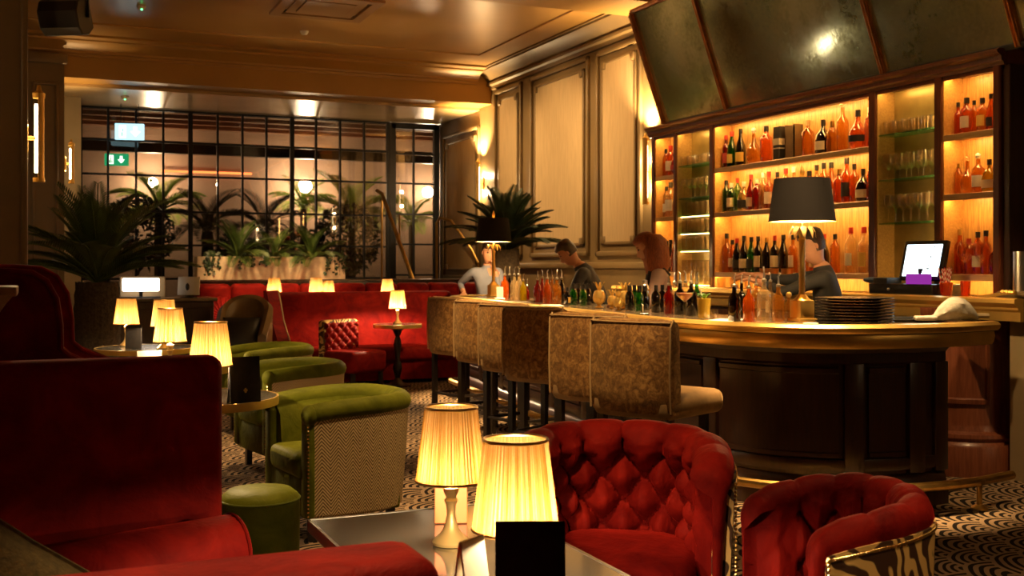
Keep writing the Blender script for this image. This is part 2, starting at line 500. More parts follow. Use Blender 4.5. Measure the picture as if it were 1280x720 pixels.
def mirror_mat():
    m, nt, b = base('antique_mirror')
    _, vec = coords(nt)
    n = noise(nt, vec, 1.3, 4, .6, .5); n2 = noise(nt, vec, 30, 4, .6)
    f = E(nt, n.outputs[0])*.75 + E(nt, n2.outputs[0])*.25
    nt.links.new(ramp(nt, f, [(.36, (.10, .10, .035)), (.48, (.38, .37, .18)), (.62, (.66, .64, .40))]), b.inputs['Base Color'])
    nt.links.new(ramp(nt, f, [(.38, (.30,)*3), (.55, (.09,)*3)]), b.inputs['Roughness'])
    b.inputs['Metallic'].default_value = .85
    return m
def pleat_mat(name='pleated_silk'):
    m = bpy.data.materials.new(name); m.use_nodes = True; nt = m.node_tree
    nt.nodes.remove(nt.nodes['Principled BSDF'])
    (x, y, z), vec = coords(nt)
    a = y.m('ARCTAN2', x) * 12.0
    cx = nt.nodes.new('ShaderNodeCombineXYZ'); nt.links.new(a.k, cx.inputs[0])
    n = noise(nt, cx.outputs[0], 1.6, 3, .7)
    t = nt.nodes.new('ShaderNodeBsdfTranslucent'); d = nt.nodes.new('ShaderNodeBsdfDiffuse')
    nt.links.new(ramp(nt, n.outputs[0], [(.41, (.034, .011, .001)), (.5, (.14, .064, .009)), (.60, (.33, .21, .095))]), t.inputs[0])
    d.inputs[0].default_value = (.30, .20, .07, 1)
    mx = nt.nodes.new('ShaderNodeMixShader'); mx.inputs[0].default_value = .45
    nt.links.new(t.outputs[0], mx.inputs[1]); nt.links.new(d.outputs[0], mx.inputs[2])
    nt.links.new(mx.outputs[0], nt.nodes['Material Output'].inputs[0])
    return m
M['carpet'] = carpet_mat(); M['herring'] = herring_mat()
M['zebra'] = zebra_mat('zebra_brocade', (.06, .022, .008), (.80, .52, .18))
M['zebra_cushion'] = zebra_mat('striped_cushion', (.03, .02, .012), (.55, .45, .30), 9)
M['brocade'] = brocade_mat(); M['mirror'] = mirror_mat(); M['pleat'] = pleat_mat()

CEIL = 4.52
# ------------------------------------------------------------------ floor, ceiling, walls
mb = MB(); mb.box(-1.7, 7.4, -3.2, 24, -.12, 0); struct(mb.build('floor', M['carpet'], smooth=0))
mb = MB(); mb.box(-1.7, 7.4, -3.2, 16.0, CEIL, CEIL+.15)
ceil = struct(mb.build('ceiling', M['ceiling'], smooth=0))
# groove border moulding on the ceiling
mb = MB()
mb.tube([(5.9, 11.4, CEIL-.004), (5.9, 14.78, CEIL-.004), (-1.3, 14.78, CEIL-.004)], .018, 6)
mb.build('ceiling_border', M['beam'], ceil)
# right wall
mb = MB(); mb.box(6.6, 6.8, -3.2, 18.4, 0, CEIL+.15); wr = struct(mb.build('wall_right', M['wall_paint'], smooth=0))
def panel(y0, y1, z0, z1, notch=.09, name='fabric_panel'):
    X = 6.6
    k = notch
    poly = [(y0+k, z0), (y1-k, z0), (y1-k, z0+k), (y1, z0+k), (y1, z1-k), (y1-k, z1-k), (y1-k, z1), (y0+k, z1), (y0+k, z1-k), (y0, z1-k), (y0, z0+k), (y0+k, z0+k)]
    mb = MB(); n = len(poly)
    vs = [(X-.02, a, b) for a, b in poly] + [(X+.01, a, b) for a, b in poly]
    mb.add(vs, [tuple(range(n-1, -1, -1)), tuple(range(n, 2*n))] + [(i, (i+1) % n, n+(i+1) % n, n+i) for i in range(n)])
    mb.build(name, M['wall_fabric'], wr, smooth=0)
    for off, r, nm in ((.0, .022, 'panel_bead'), (.13, .032, 'panel_moulding')):
        mb = MB(); a0, a1, b0, b1 = y0-off, y1+off, z0-off, z1+off
        for (p0, p1) in (((a0, b0), (a1, b0)), ((a0, b1), (a1, b1)), ((a0, b0), (a0, b1)), ((a1, b0), (a1, b1))):
            if p0[1] == p1[1]: mb.rbox(X-r*1.3, X+.01, p0[0]-r, p1[0]+r, p0[1]-r, p0[1]+r, r*.5, 2)
            else: mb.rbox(X-r*1.3, X+.01, p0[0]-r, p0[0]+r, p0[1]-r, p1[1]+r, r*.5, 2)
        mb.build(nm, M['wall_paint'], wr)
    for a in (y0+k*.45, y1-k*.45):
        for b in (z0+k*.45, z1-k*.45):
            mb = MB(); mb.rbox(X-.045, X+.01, a-.045, a+.045, b-.045, b+.045, .012, 2); mb.build('corner_block', M['wall_paint'], wr)
panel(14.94, 15.65, 1.74, 4.02); panel(12.80, 14.31, 1.74, 4.02); panel(11.45, 12.28, 1.74, 4.02)
panel(16.62, 18.02, 1.40, 3.58)
mb = MB(); mb.rbox(6.53, 6.62, 10.6, 15.95, 1.42, 1.50, .02, 2); mb.rbox(6.56, 6.62, 10.6, 15.95, 0, .22, .015, 2)
mb.build('dado_rail', M['wall_paint'], wr)
# crown moulding on the right wall and on the beam wall
def crown(mb, p0, p1, nx, ny, prof):
    rings = []
    for p in (p0, p1):
        rings.append([(p[0] + nx*a, p[1] + ny*a, z) for a, z in prof])
    mb.loft(rings)
cp = [(0, 4.22), (.03, 4.22), (.04, 4.27), (.075, 4.29), (.08, 4.32), (.06, 4.34), (.10, 4.38), (.16, 4.44), (.24, 4.475), (.245, 4.50), (.28, 4.50), (.28, CEIL+.01), (0, CEIL+.01)]
mb = MB(); crown(mb, (6.6, 10.9), (6.6, 16.0), -1, 0, cp); struct(mb.build('trim_1', M['wall_paint'], smooth=25))
# beam over the glazed alcove
mb = MB(); mb.box(-1.7, 6.6, 16.0, 16.5, 4.01, CEIL+.15); struct(mb.build('wall_beam_far', M['beam'], smooth=0))
bp = [(0, 4.30), (.03, 4.30), (.035, 4.335), (.07, 4.345), (.075, 4.37), (.10, 4.38), (.17, 4.43), (.27, 4.46), (.30, 4.46), (.31, 4.48), (.45, 4.49), (.45, CEIL+.01), (0, CEIL+.01)]
mb = MB(); crown(mb, (-1.5, 16.0), (6.35, 16.0), 0, -1, bp); struct(mb.build('trim_2', M['beam'], smooth=25))
mb = MB(); mb.box(-1.7, 6.6, 16.5, 18.6, 3.97, 4.1)
struct(mb.build('ceiling_alcove', plain('gloss_soffit_paint', (.46, .32, .15), .27, var=.1, scale=1.2), smooth=0))
# near cross beam with stepped soffit
mb = MB(); mb.box(-1.7, 6.6, 10.25, 10.93, 4.30, CEIL+.15)
nb = struct(mb.build('wall_beam_near', M['beam'], smooth=0))
mb = MB(); mb.rbox(-1.7, 6.6, 10.93, 11.0, 4.33, 4.40, .02, 2); mb.rbox(-1.7, 6.6, 10.93, 11.06, 4.40, CEIL, .02, 2)
mb.build('beam_moulding', M['beam'], nb)
# dark timber ceiling above the bar
mb = MB(); mb.box(4.0, 6.6, 3.0, 10.25, 4.34, 4.40); struct(mb.build('ceiling_bar', M['mahogany'], smooth=0))
# scrolled corbel under the beam
cb = thing('wall_corbel', 'small gilded scroll corbel beside the tilted mirror under the ceiling beam', 'corbel', (6.6, 10.62, 3.86))
mb = MB(); mb.rbox(-.36, 0, -.13, .13, .36, .44, .02, 2); mb.rbox(-.31, 0, -.10, .10, .30, .36, .02, 2); mb.build('abacus', M['copper'], cb)
mb = MB(); prof = [(0, -.02), (-.07, 0), (-.10, .06), (-.09, .12), (-.15, .16), (-.24, .20), (-.28, .26), (-.26, .31), (0, .31)]
mb.loft([[(a, -.08, z) for a, z in prof], [(a, .08, z) for a, z in prof]]); mb.build('bracket', M['brass_dull'], cb)
for z, a in ((.24, -.235), (.04, -.075)):
    mb = MB(); mb.tube([(a, -.1, z), (a, .1, z)], .055, 12); mb.build('scroll', M['brass_dull'], cb)
# left wall, rear wall
mb = MB(); mb.box(-1.9, -1.7, -3.2, 18.6, 0, CEIL+.15); struct(mb.build('wall_left', M['wall_paint'], smooth=0))
mb = MB(); mb.box(-1.9, 7.4, -3.4, -3.2, 0, CEIL+.15); struct(mb.build('wall_rear', M['wall_paint'], smooth=0))
# near pier on the left
mb = MB(); mb.box(-1.7, -.075, 8.2, 9.2, 0, CEIL); p1 = struct(mb.build('wall_pier_near', M['wall_paint'], smooth=0))
mb = MB(); mb.rbox(-.09, -.045, 8.18, 8.24, 1.05, CEIL, .012, 2); mb.build('corner_bead', M['wall_paint'], p1)
mb = MB()
for a in (-1.0, -.30):
    mb.rbox(a-.03, a+.03, 8.155, 8.2, 3.15, 4.3, .012, 2)
mb.rbox(-1.03, -.27, 8.155, 8.2, 3.12, 3.18, .012, 2)
mb.build('gilt_moulding', M['brass_dull'], p1)
# far piers
mb = MB(); mb.box(-1.7, .36, 15.9, 16.6, 0, 4.30); p2 = struct(mb.build('wall_pier_far', M['wall_paint'], smooth=0))
mb = MB()
for a in (-.02, .27): mb.rbox(a-.018, a+.018, 15.87, 15.91, .9, 3.9, .01, 2)
mb.rbox(-.038, .288, 15.87, 15.91, 3.87, 3.91, .01, 2); mb.build('panel_moulding', M['wall_paint'], p2)
mb = MB(); mb.rbox(-.3, .40, 15.84, 15.9, 4.16, 4.30, .02, 2); mb.build('pier_cap', M['wall_paint'], p2)
mb = MB(); mb.box(-1.7, .63, 17.6, 18.6, 0, 3.97); struct(mb.build('wall_pier_alcove', M['cream'], smooth=0))

# ------------------------------------------------------------------ glazed screen
CX = [.643, 1.054, 1.473, 1.888, 2.311, 2.742, 3.142, 3.536, 3.964, 4.373, 4.789, 5.212, 5.643]
RZ = [.80, 1.25, 1.79, 2.33, 2.905, 3.445, 3.95]
win = struct(bpy.data.objects.new('window_1', None)); COL.objects.link(win); win.location = (0, 18.4, 0)
for i, x in enumerate(CX):
    t = .034 if x in (2.311, 3.964, .643, 5.643) else .016
    mb = MB(); mb.box(x-t, x+t, -.03, .03, .80, 3.965); mb.build('mullion', M['black_metal'], win, smooth=0)
for z in RZ:
    mb = MB(); mb.box(.62, 5.67, -.022, .022, z-.016, z+.016); mb.build('transom', M['black_metal'], win, smooth=0)
pane_me = {}
def pane(x0, x1, z0, z1, parent):
    key = (round(x1-x0, 3), round(z1-z0, 3))
    if key not in pane_me:
        mb = MB(); mb.box(0, x1-x0, -.004, .004, 0, z1-z0); pane_me[key] = mb.mesh('pane', 0)
    return link('pane', pane_me[key], M['pane'], parent, (x0, 0, z0))
for a, b in zip(CX, CX[1:]):
    for z0, z1 in zip(RZ, RZ[1:]):
        pane(a+.016, b-.016, z0+.016, z1-.016, win)
dr = struct(bpy.data.objects.new('door_1', None)); COL.objects.link(dr); dr.location = (0, 18.4, 0)
mb = MB()
for x, t in ((5.72, .055), (6.53, .05)): mb.box(x-t, x+t, -.04, .04, .0, 3.95)
mb.box(5.7, 6.55, -.04, .04, 3.86, 3.96); mb.box(5.7, 6.55, -.04, .04, 0, .9); mb.build('door_frame', M['black_metal'], dr, smooth=0)
mb = MB(); mb.box(6.11-.016, 6.11+.016, -.025, .025, .9, 3.9); mb.build('glazing_bar', M['black_metal'], dr, smooth=0)
DZ = [.9, 1.30, 1.837, 2.365, 2.905, 3.42, 3.87]
for z in DZ[1:-1]:
    mb = MB(); mb.box(5.76, 6.48, -.022, .022, z-.015, z+.015); mb.build('glazing_bar', M['black_metal'], dr, smooth=0)
for a, b in ((5.775, 6.094), (6.126, 6.48)):
    for z0, z1 in zip(DZ, DZ[1:]): pane(a, b, z0+.015, z1-.015, dr)
mb = MB(); mb.tube([(5.83, -.07, 1.95), (5.83, -.07, 2.35)], .018, 8); mb.tube([(5.83, 0, 2.0), (5.83, -.07, 2.0)], .012, 6); mb.tube([(5.83, 0, 2.3), (5.83, -.07, 2.3)], .012, 6)
mb.build('pull_handle', M['brass_dull'], dr)
mb = MB(); mb.box(-1.7, 6.6, 18.34, 18.46, 0, .80); struct(mb.build('wall_partition', M['mahogany_dark'], smooth=0))
# conservatory beyond the glass
mb = MB(); mb.box(-3, 9, 23.0, 23.2, 0, 5); struct(mb.build('wall_conservatory', plain('taupe_plaster', (.30, .20, .14), .75, var=.22, scale=1.1), smooth=0))
mb = MB(); mb.box(-3.2, -3, 18.6, 23.2, 0, 5); mb.box(9, 9.2, 18.6, 23.2, 0, 5); struct(mb.build('wall_conservatory_side', M['cream'], smooth=0))
mb = MB(); mb.box(-3, 9, 18.62, 23.2, 4.35, 4.5); cc = struct(mb.build('ceiling_conservatory', plain('timber_boards', (.34, .23, .15), .5, var=.2, scale=3, stretch=(.4, 6, 1)), smooth=0))
for k in range(6):
    mb = MB(); mb.box(-3, 9, 18.9+k*.72, 19.02+k*.72, 4.18, 4.36); mb.build('ceiling_joist', M['mahogany'], cc, smooth=0)
mb = MB(); mb.box(-3, 9, 21.2, 21.36, 3.55, 3.78); struct(mb.build('trim_3', M['black_metal'], smooth=0))
mb = MB(); mb.tube([(2.3, 22.9, 3.36), (4.1, 22.9, 3.36)], .022, 8); tag(mb.build('neon_tube', M['neon']), 'orange neon strip glowing on the wall beyond the glazed screen', 'light')
def globe_lamp(loc, r, label, power):
    t = thing('wall_globe', label, 'lamp', loc)
    mb = MB(); mb.sphere((0, 0, 0), r, 16, 10); mb.build('globe', M['globe'], t)
    mb = MB(); mb.tube([(0, r*.8, 0), (0, r+.14, 0)], .02, 8); mb.lathe([(.05, 0), (.05, .02)], 12, M=Matrix.Translation((0, r+.15, 0)) @ Matrix.Rotation(R(90), 4, 'X')); mb.build('arm', M['brass_dull'], t)
    point((0, -r-.08, 0), power, (1, .82, .55), .05, t)
globe_lamp((2.13, 22.74, 3.11), .10, 'brightest white globe lamp behind the glass, by the exit signs', 60)
globe_lamp((5.17, 22.70, 3.12), .14, 'glowing white globe lamp among the plants behind the middle panes', 75)
globe_lamp((7.87, 22.72, 3.07), .12, 'white globe lamp seen through the panes of the glazed door', 35)
# ------------------------------------------------------------------ the bar counter
OUT = [Vector((p.x, p.y)) for p in catmull([(5.05, 12.28, 0), (4.66, 12.22, 0), (4.42, 11.92, 0), (4.35, 11.4, 0), (4.2, 10, 0), (4.03, 8.5, 0), (3.9, 7.2, 0), (3.82, 6.4, 0), (3.83, 5.9, 0), (3.97, 5.43, 0), (4.25, 5.13, 0), (4.6, 5.0, 0), (5.02, 4.97, 0), (5.48, 5.05, 0)], 7)]
INN = [Vector((p.x, p.y)) for p in catmull([(5.10, 11.95, 0), (5.03, 11.2, 0), (4.92, 10, 0), (4.76, 8.5, 0), (4.64, 7.2, 0), (4.6, 6.4, 0), (4.70, 5.98, 0), (4.98, 5.76, 0), (5.46, 5.70, 0)], 7)]
bar = thing('bar_counter', 'long curved mahogany cocktail bar with polished brass edge', 'bar', (0, 0, 0))
mb = MB(); mb.prism([tuple(p) for p in OUT] + [tuple(p) for p in reversed(INN)], 1.05, 1.10); mb.build('counter_top', M['counter_stone'], bar, smooth=0)
# the path runs from far to near, the bar lies to its left
mb = MB(); sweep(mb, OUT, [(.075, 1.105), (.03, 1.112), (-.01, 1.108), (-.03, 1.09), (-.025, 1.07), (-.01, 1.055), (.02, 1.05), (.075, 1.05)]); mb.build('brass_rim', M['brass'], bar)
mb = MB(); sweep(mb, offset2(OUT, .03), [(.03, 1.05), (-.012, 1.05), (-.02, 1.02), (-.012, .985), (.0, .965), (.03, .965)]); mb.build('brass_band', M['brass'], bar)
BODY = [p for p in offset2(OUT, .16) if not (p.y < 5.6 and p.x > 5.18)]
mb = MB(); sweep(mb, BODY, [(0, .0), (0, 1.05), (.05, 1.05), (.05, 0)]); mb.build('front_panelling', M['mahogany_dark'], bar)
e = BODY[-1]
mb = MB(); mb.rbox(e.x-.05, e.x+.02, e.y-.01, e.y+.62, 0, 1.05, .008); mb.build('end_panel', M['mahogany_dark'], bar)
mb = MB(); sweep(mb, BODY, [(.0, .0), (-.05, .0), (-.05, .10), (-.035, .13), (-.03, .17), (-.012, .19), (0, .20)]); mb.build('plinth', M['mahogany_dark'], bar)
mb = MB(); sweep(mb, BODY, [(.0, 1.045), (-.075, 1.0), (-.075, .975), (-.055, .955), (-.03, .93), (-.03, .875), (-.012, .86), (0, .86)]); mb.build('frieze', M['mahogany_dark'], bar)
mb = MB(); sweep(mb, BODY, [(0, .225), (-.02, .225), (-.028, .26), (-.02, .295), (0, .295)]); mb.build('bottom_rail', M['mahogany_dark'], bar)
# stiles and raised panels along the front
acc = [0]
for a, b in zip(BODY, BODY[1:]): acc.append(acc[-1] + (b-a).length)
def at_len(s):
    for i in range(len(acc)-1):
        if acc[i+1] >= s:
            t = (s-acc[i])/max(1e-6, acc[i+1]-acc[i]); p = BODY[i].lerp(BODY[i+1], t); d = (BODY[i+1]-BODY[i]).normalized(); return p, d
    return BODY[-1], (BODY[-1]-BODY[-2]).normalized()
L = acc[-1]
stops = [L-.03]
for w_ in (.20, .42, .95, .5): stops.append(stops[-1]-w_)
while stops[-1] > .9: stops.append(stops[-1]-.78)
for s in stops:
    p, d = at_len(s); ang = math.atan2(d.y, d.x)
    mb = MB(); mb.rbox(-.06, .06, -.028, .02, .20, .87, .008, M=Matrix.Translation((p.x, p.y, 0)) @ Matrix.Rotation(ang, 4, 'Z')); mb.build('stile', M['mahogany_dark'], bar)
for s1, s0 in zip(stops, stops[1:]):
    q = [at_len(s0+.09 + (s1-s0-.18)*i/10)[0] for i in range(11)]
    if s1-s0 < .3: continue
    mb = MB(); sweep(mb, q, [(0, .33), (-.018, .33), (-.018, .83), (0, .83)])
    sweep(mb, q, [(0, .30), (-.03, .31), (-.03, .335), (-.01, .345), (0, .345)]); sweep(mb, q, [(0, .80), (-.01, .80), (-.03, .815), (-.03, .84), (0, .85)])
    mb.build('raised_panel', M['mahogany_dark'], bar)
# foot rail
RAIL = [p for p in offset2(OUT, -.10) if p.y < 11.6]
rail = thing('foot_rail', 'brass foot rail running along the base of the bar', 'foot rail')
mb = MB(); mb.tube([(p.x, p.y, .17) for p in RAIL], .028, 10); mb.build('rail', M['brass_dull'], rail)
for i in range(3, len(RAIL), 9):
    p = RAIL[i]; mb = MB(); mb.tube([(p.x, p.y, .0), (p.x, p.y, .16)], .016, 8); mb.lathe([(.05, 0), (.05, .012), (.025, .03)], 12, (p.x, p.y, 0)); mb.lathe([(.036, -.012), (.036, .012)], 12, M=Matrix.Translation((p.x, p.y, .17)))
    mb.build('rail_post', M['brass_dull'], rail)

# ------------------------------------------------------------------ back bar
bb = thing('back_bar', 'backlit mahogany back bar with amber shelves of bottles', 'back bar', (6.6, 0, 0))
def bbox(name, x0, x1, y0, y1, z0, z1, m, r=.006):
    mb = MB(); mb.rbox(x0-6.6, x1-6.6, y0, y1, z0, z1, r, 1) if r else mb.box(x0-6.6, x1-6.6, y0, y1, z0, z1)
    return mb.build(name, M[m], bb)
bbox('back_panel', 6.38, 6.42, 5.72, 10.34, 1.24, 2.90, 'back_wood', 0)
for y0, y1 in ((10.32, 10.38), (9.88, 9.93), (9.19, 9.26), (6.90, 6.98), (6.20, 6.275), (5.66, 5.725)):
    bbox('stile', 6.17, 6.40, y0, y1, 1.24, 2.88, 'mahogany', .008)
S1, S2, S3, S4, S5 = (9.93, 10.32), (9.26, 9.88), (6.98, 9.19), (6.275, 6.90), (5.725, 6.20)
for (y0, y1) in (S1, S2, S3, S4, S5):
    bbox('bay_lining', 6.19, 6.38, y1-.008, y1, 1.24, 2.855, 'shelf_wood', 0)
for (y0, y1) in (S1, S3, S5):
    for z in (2.42, 1.98, 1.39):
        bbox('shelf', 6.20, 6.38, y0, y1, z-.025, z, 'shelf_wood', .004)
        bbox('shelf_lip', 6.185, 6.20, y0, y1, z-.045, z+.002, 'shelf_wood', .003)
        bbox('light_strip', 6.203, 6.235, y0+.02, y1-.02, z-.036, z-.026, 'led', 0)
    bbox('light_strip', 6.203, 6.235, y0+.02, y1-.02, 2.842, 2.853, 'led', 0)
    bbox('shelf_lip', 6.185, 6.20, y0, y1, 2.825, 2.86, 'mahogany', .003)
M['olive_back'] = plain('olive_mirror_back', (.36, .27, .09), .3, .35, var=.25, scale=4)
for (y0, y1) in (S2, S4):
    bbox('mirror_back', 6.365, 6.379, y0, y1, 1.25, 2.88, 'olive_back', 0)
    bbox('light_strip', 6.203, 6.23, y0+.02, y1-.02, 2.842, 2.853, 'dim_glow', 0)  # dim strip added to lift the dark bay
    bbox('light_strip', 6.21, 6.235, y0+.001, y0+.010, 1.30, 2.80, 'dim_glow', 0)  # hidden upright strip added to brighten the mirrored bay
    bbox('shelf_lip', 6.185, 6.20, y0, y1, 2.825, 2.86, 'mahogany', .003)
for (y0, y1), zs in ((S2, (2.50, 2.16, 1.98, 1.80, 1.62)), (S4, (2.50, 2.14, 1.795))):
    for z in zs:
        bbox('glass_shelf', 6.20, 6.364, y0, y1, z-.012, z, 'g_pale_green', 0)
bbox('light_strip', 6.34, 6.36, S2[0]+.03, S2[1]-.03, 1.245, 1.255, 'dim_glow', 0)
bbox('light_strip', 6.22, 6.24, S2[0]+.02, S2[1]-.02, 1.62-.020, 1.62-.013, 'rim_glow', 0)  # this and the next two glow in place of glare on glass rims
bbox('light_strip', 6.22, 6.24, S2[0]+.02, S2[1]-.02, 1.80-.020, 1.80-.013, 'rim_glow', 0)
bbox('light_strip', 6.22, 6.24, S2[0]+.02, S2[1]-.02, 1.98-.020, 1.98-.013, 'rim_glow', 0)
# cornice
mb = MB(); crown(mb, (0, 5.62), (0, 10.42), -1, 0, [(0, 2.855), (.43, 2.855), (.44, 2.875), (.455, 2.885), (.46, 2.915), (.49, 2.93), (.50, 2.95), (.48, 2.965), (0, 2.965)])
mb.build('cornice', M['mahogany'], bb, smooth=25)
bbox('end_panel', 6.2, 6.6, 5.60, 5.66, 1.24, 2.86, 'mahogany_dark', .005)
# counter with bullnose brass edge, base with pilaster
mb = MB(); mb.box(5.84-6.6, 0, 5.22, 10.6, 1.185, 1.235); mb.build('counter_top', M['counter_stone'], bb, smooth=0)
mb = MB(); crown(mb, (5.88-6.6, 5.2), (5.88-6.6, 10.6), -1, 0, [(0, 1.24), (.05, 1.245), (.08, 1.235), (.085, 1.21), (.07, 1.19), (.05, 1.18), (.05, 1.165), (.03, 1.15), (.03, 1.09), (0, 1.09)])
mb.build('counter_edge', M['brass'], bb)
bbox('carcass', 5.93, 6.58, 5.80, 10.55, .0, 1.185, 'mahogany', 0)
for k in range(6):
    y0 = 6.48 + k*.65
    d_ = bbox('drawer', 5.905, 5.94, y0+.02, y0+.63, .86, 1.06, 'mahogany', .006)
    mb = MB(); mb.sphere((5.893-6.6, y0+.32, .96), .017, 10, 6); mb.build('knob', M['brass'], d_)
    d_ = bbox('cupboard_door', 5.905, 5.94, y0+.02, y0+.63, .14, .84, 'mahogany', .006)
    mb = MB(); mb.sphere((5.893-6.6, y0+.08, .55), .017, 10, 6); mb.build('knob', M['brass'], d_)
bbox('open_shelf', 5.90, 6.1, 6.0, 9.6, 1.075, 1.095, 'brass', .003)
# half-round panelled pilaster at the near end
c = (6.15-6.6, 5.98)
def pil(prof, name, a0=180, a1=300, m='mahogany_red', n=14):
    mb = MB(); mb.lathe(prof, n, (c[0], c[1], 0), a0=a0, a1=a1, cap=False); return mb.build(name, M[m], bb)
pil([(.0, .0), (.44, .0), (.44, .20), (.425, .225), (.41, .24), (.425, .265), (.42, .29), (.39, .31), (.38, .34), (.375, .36), (.375, 1.08), (.39, 1.10), (.395, 1.16), (.0, 1.16)], 'pilaster')
pil([(.376, .50), (.392, .50), (.395, .53), (.385, .54), (.376, .54)], 'pilaster_moulding', 186, 250)
pil([(.376, .94), (.392, .94), (.395, .97), (.385, .98), (.376, .98)], 'pilaster_moulding', 186, 250)
for a in (186, 250):
    x, y = c[0]+.38*math.cos(R(a)), c[1]+.38*math.sin(R(a)); mb = MB(); mb.tube([(x, y, .5), (x, y, .98)], .017, 6); mb.build('pilaster_moulding', M['mahogany_red'], bb)
# short cream return wall with wooden ledge at the near end
mb = MB(); mb.box(6.09, 6.6, 5.34, 5.50, 0, 1.20); rw = struct(mb.build('wall_return', M['cream'], smooth=0))
mb = MB(); mb.rbox(6.04, 6.6, 5.26, 5.58, 1.236, 1.28, .015, 2); mb.build('ledge', M['wall_paint'], rw)
mb = MB(); mb.lathe([(0, 0), (.055, 0), (.055, .27), (.05, .27), (.05, .01), (0, .01)], 20)
tag(mb.build('steel_canister', M['steel'], loc=(6.11, 5.42, 1.281)), 'tall steel canister on the ledge at the right end of the back bar', 'canister')

# tilted antique mirrors above the cornice
mir = thing('tilted_mirror', 'foxed antique mirror panels in copper frames tilted forward above the back bar', 'mirror', (6.2, 0, 2.965))
tilt = R(20); MH = 1.22
TM = Matrix.Rotation(-tilt, 4, 'Y')
ys = [10.11, 8.95, 6.80, 5.50, 3.9]
for a, b in zip(ys, ys[1:]):
    mb = MB(); mb.box(-.006, .006, b+.02, a-.02, .02, MH, TM); mb.build('mirror_panel', M['mirror'], mir, smooth=0)
for y in ys:
    mb = MB(); mb.rbox(-.03, .02, y-.028, y+.028, -.01, MH+.03, .012, 2, TM); mb.tube([TM @ Vector((-.036, y-.012, 0)), TM @ Vector((-.036, y-.012, MH))], .011, 6); mb.tube([TM @ Vector((-.036, y+.014, 0)), TM @ Vector((-.036, y+.014, MH))], .011, 6)
    mb.build('frame_bar', M['copper'], mir)
mb = MB(); mb.rbox(-.03, .02, ys[-1], ys[0], MH, MH+.05, .012, 2, TM); mb.build('top_rail', M['copper'], mir)
mb = MB(); mb.rbox(-.03, .02, ys[-1], ys[0], -.015, .03, .01, 2, TM); mb.build('bottom_rail', M['black_matt'], mir)
mb = MB(); mb.box(.02, .05, ys[-1], ys[0], .0, MH+.03, TM); mb.build('backing', M['mahogany_dark'], mir, smooth=0)

# ------------------------------------------------------------------ sconces
def sconce(loc, rotz, label, h=.62, power=10, upf=9):
    t = thing('wall_sconce', label, 'wall light', loc, rotz)     # +x away from the wall
    mb = MB(); mb.rbox(0, .03, -.035, .035, -.1, .1, .008); mb.tube([(.02, 0, .0), (.085, 0, .0)], .014, 8); mb.build('wall_plate', M['brass'], t)
    mb = MB(); mb.lathe([(.032, -h/2), (.036, -h/2), (.036, h/2), (.032, h/2)], 16, (.10, 0, 0), a0=-100, a1=100, cap=False)
    mb.lathe([(0, h/2-.005), (.04, h/2-.005), (.044, h/2+.03), (.02, h/2+.05), (.012, h/2+.09), (0, h/2+.09)], 14, (.10, 0, 0)); mb.lathe([(0, -h/2-.02), (.04, -h/2-.02), (.04, -h/2+.01), (0, -h/2+.01)], 14, (.10, 0, 0))
    mb.build('brass_shield', M['brass'], t)
    mb = MB(); mb.lathe([(0, -h*.42), (.014, -h*.42), (.014, h*.42), (0, h*.42)], 10, (.085, 0, 0)); mb.build('light_tube', M['tube_glow'], t)
    point((.045, .0, h*.2), power, (1, .66, .32), .03, t); point((.045, .0, -h*.25), power, (1, .66, .32), .03, t)
    u = spot((0, 0, 0), (0, 0, 1), power*upf, 120, .8, (1, .64, .28), .05); u.parent = t; u.location = (.13, 0, h/2+.12); u.rotation_euler = (R(180), R(-14), 0)
    return t
sconce((6.6, 11.06, 2.55), R(180), 'tall brass wall sconce at the left end of the back bar', .72, 14)
sconce((6.6, 16.32, 2.78), R(180), 'tall brass wall sconce above the dark palm by the glazed door', .62, 14)
sconce((-.075, 8.5, 2.36), 0, 'tall brass wall sconce on the near left pier', .58, 4, 0)
sconce((.36, 16.25, 2.86), 0, 'small distant brass wall sconce on the far left pier', .5, 4, 3)
for k, y in enumerate((1.2, -1.6)):  # unseen sconces added as fill for the room
    sconce((6.6, y, 2.5), R(180), ('unseen brass sconce added for fill light on the right wall beside the camera', 'unseen brass sconce added for fill light on the right wall behind the camera')[k], .7, 3)
sconce((-1.7, 6.2, 3.0), 0, 'unseen brass sconce added on the left wall to light the near pier', .7, 4, 4)  # added out of view to lift the dark pier
sconce((-1.7, 12.2, 2.5), 0, 'unseen brass sconce added for fill on the left wall beyond the near pier', .7, 5, 5)  # added out of view as fill

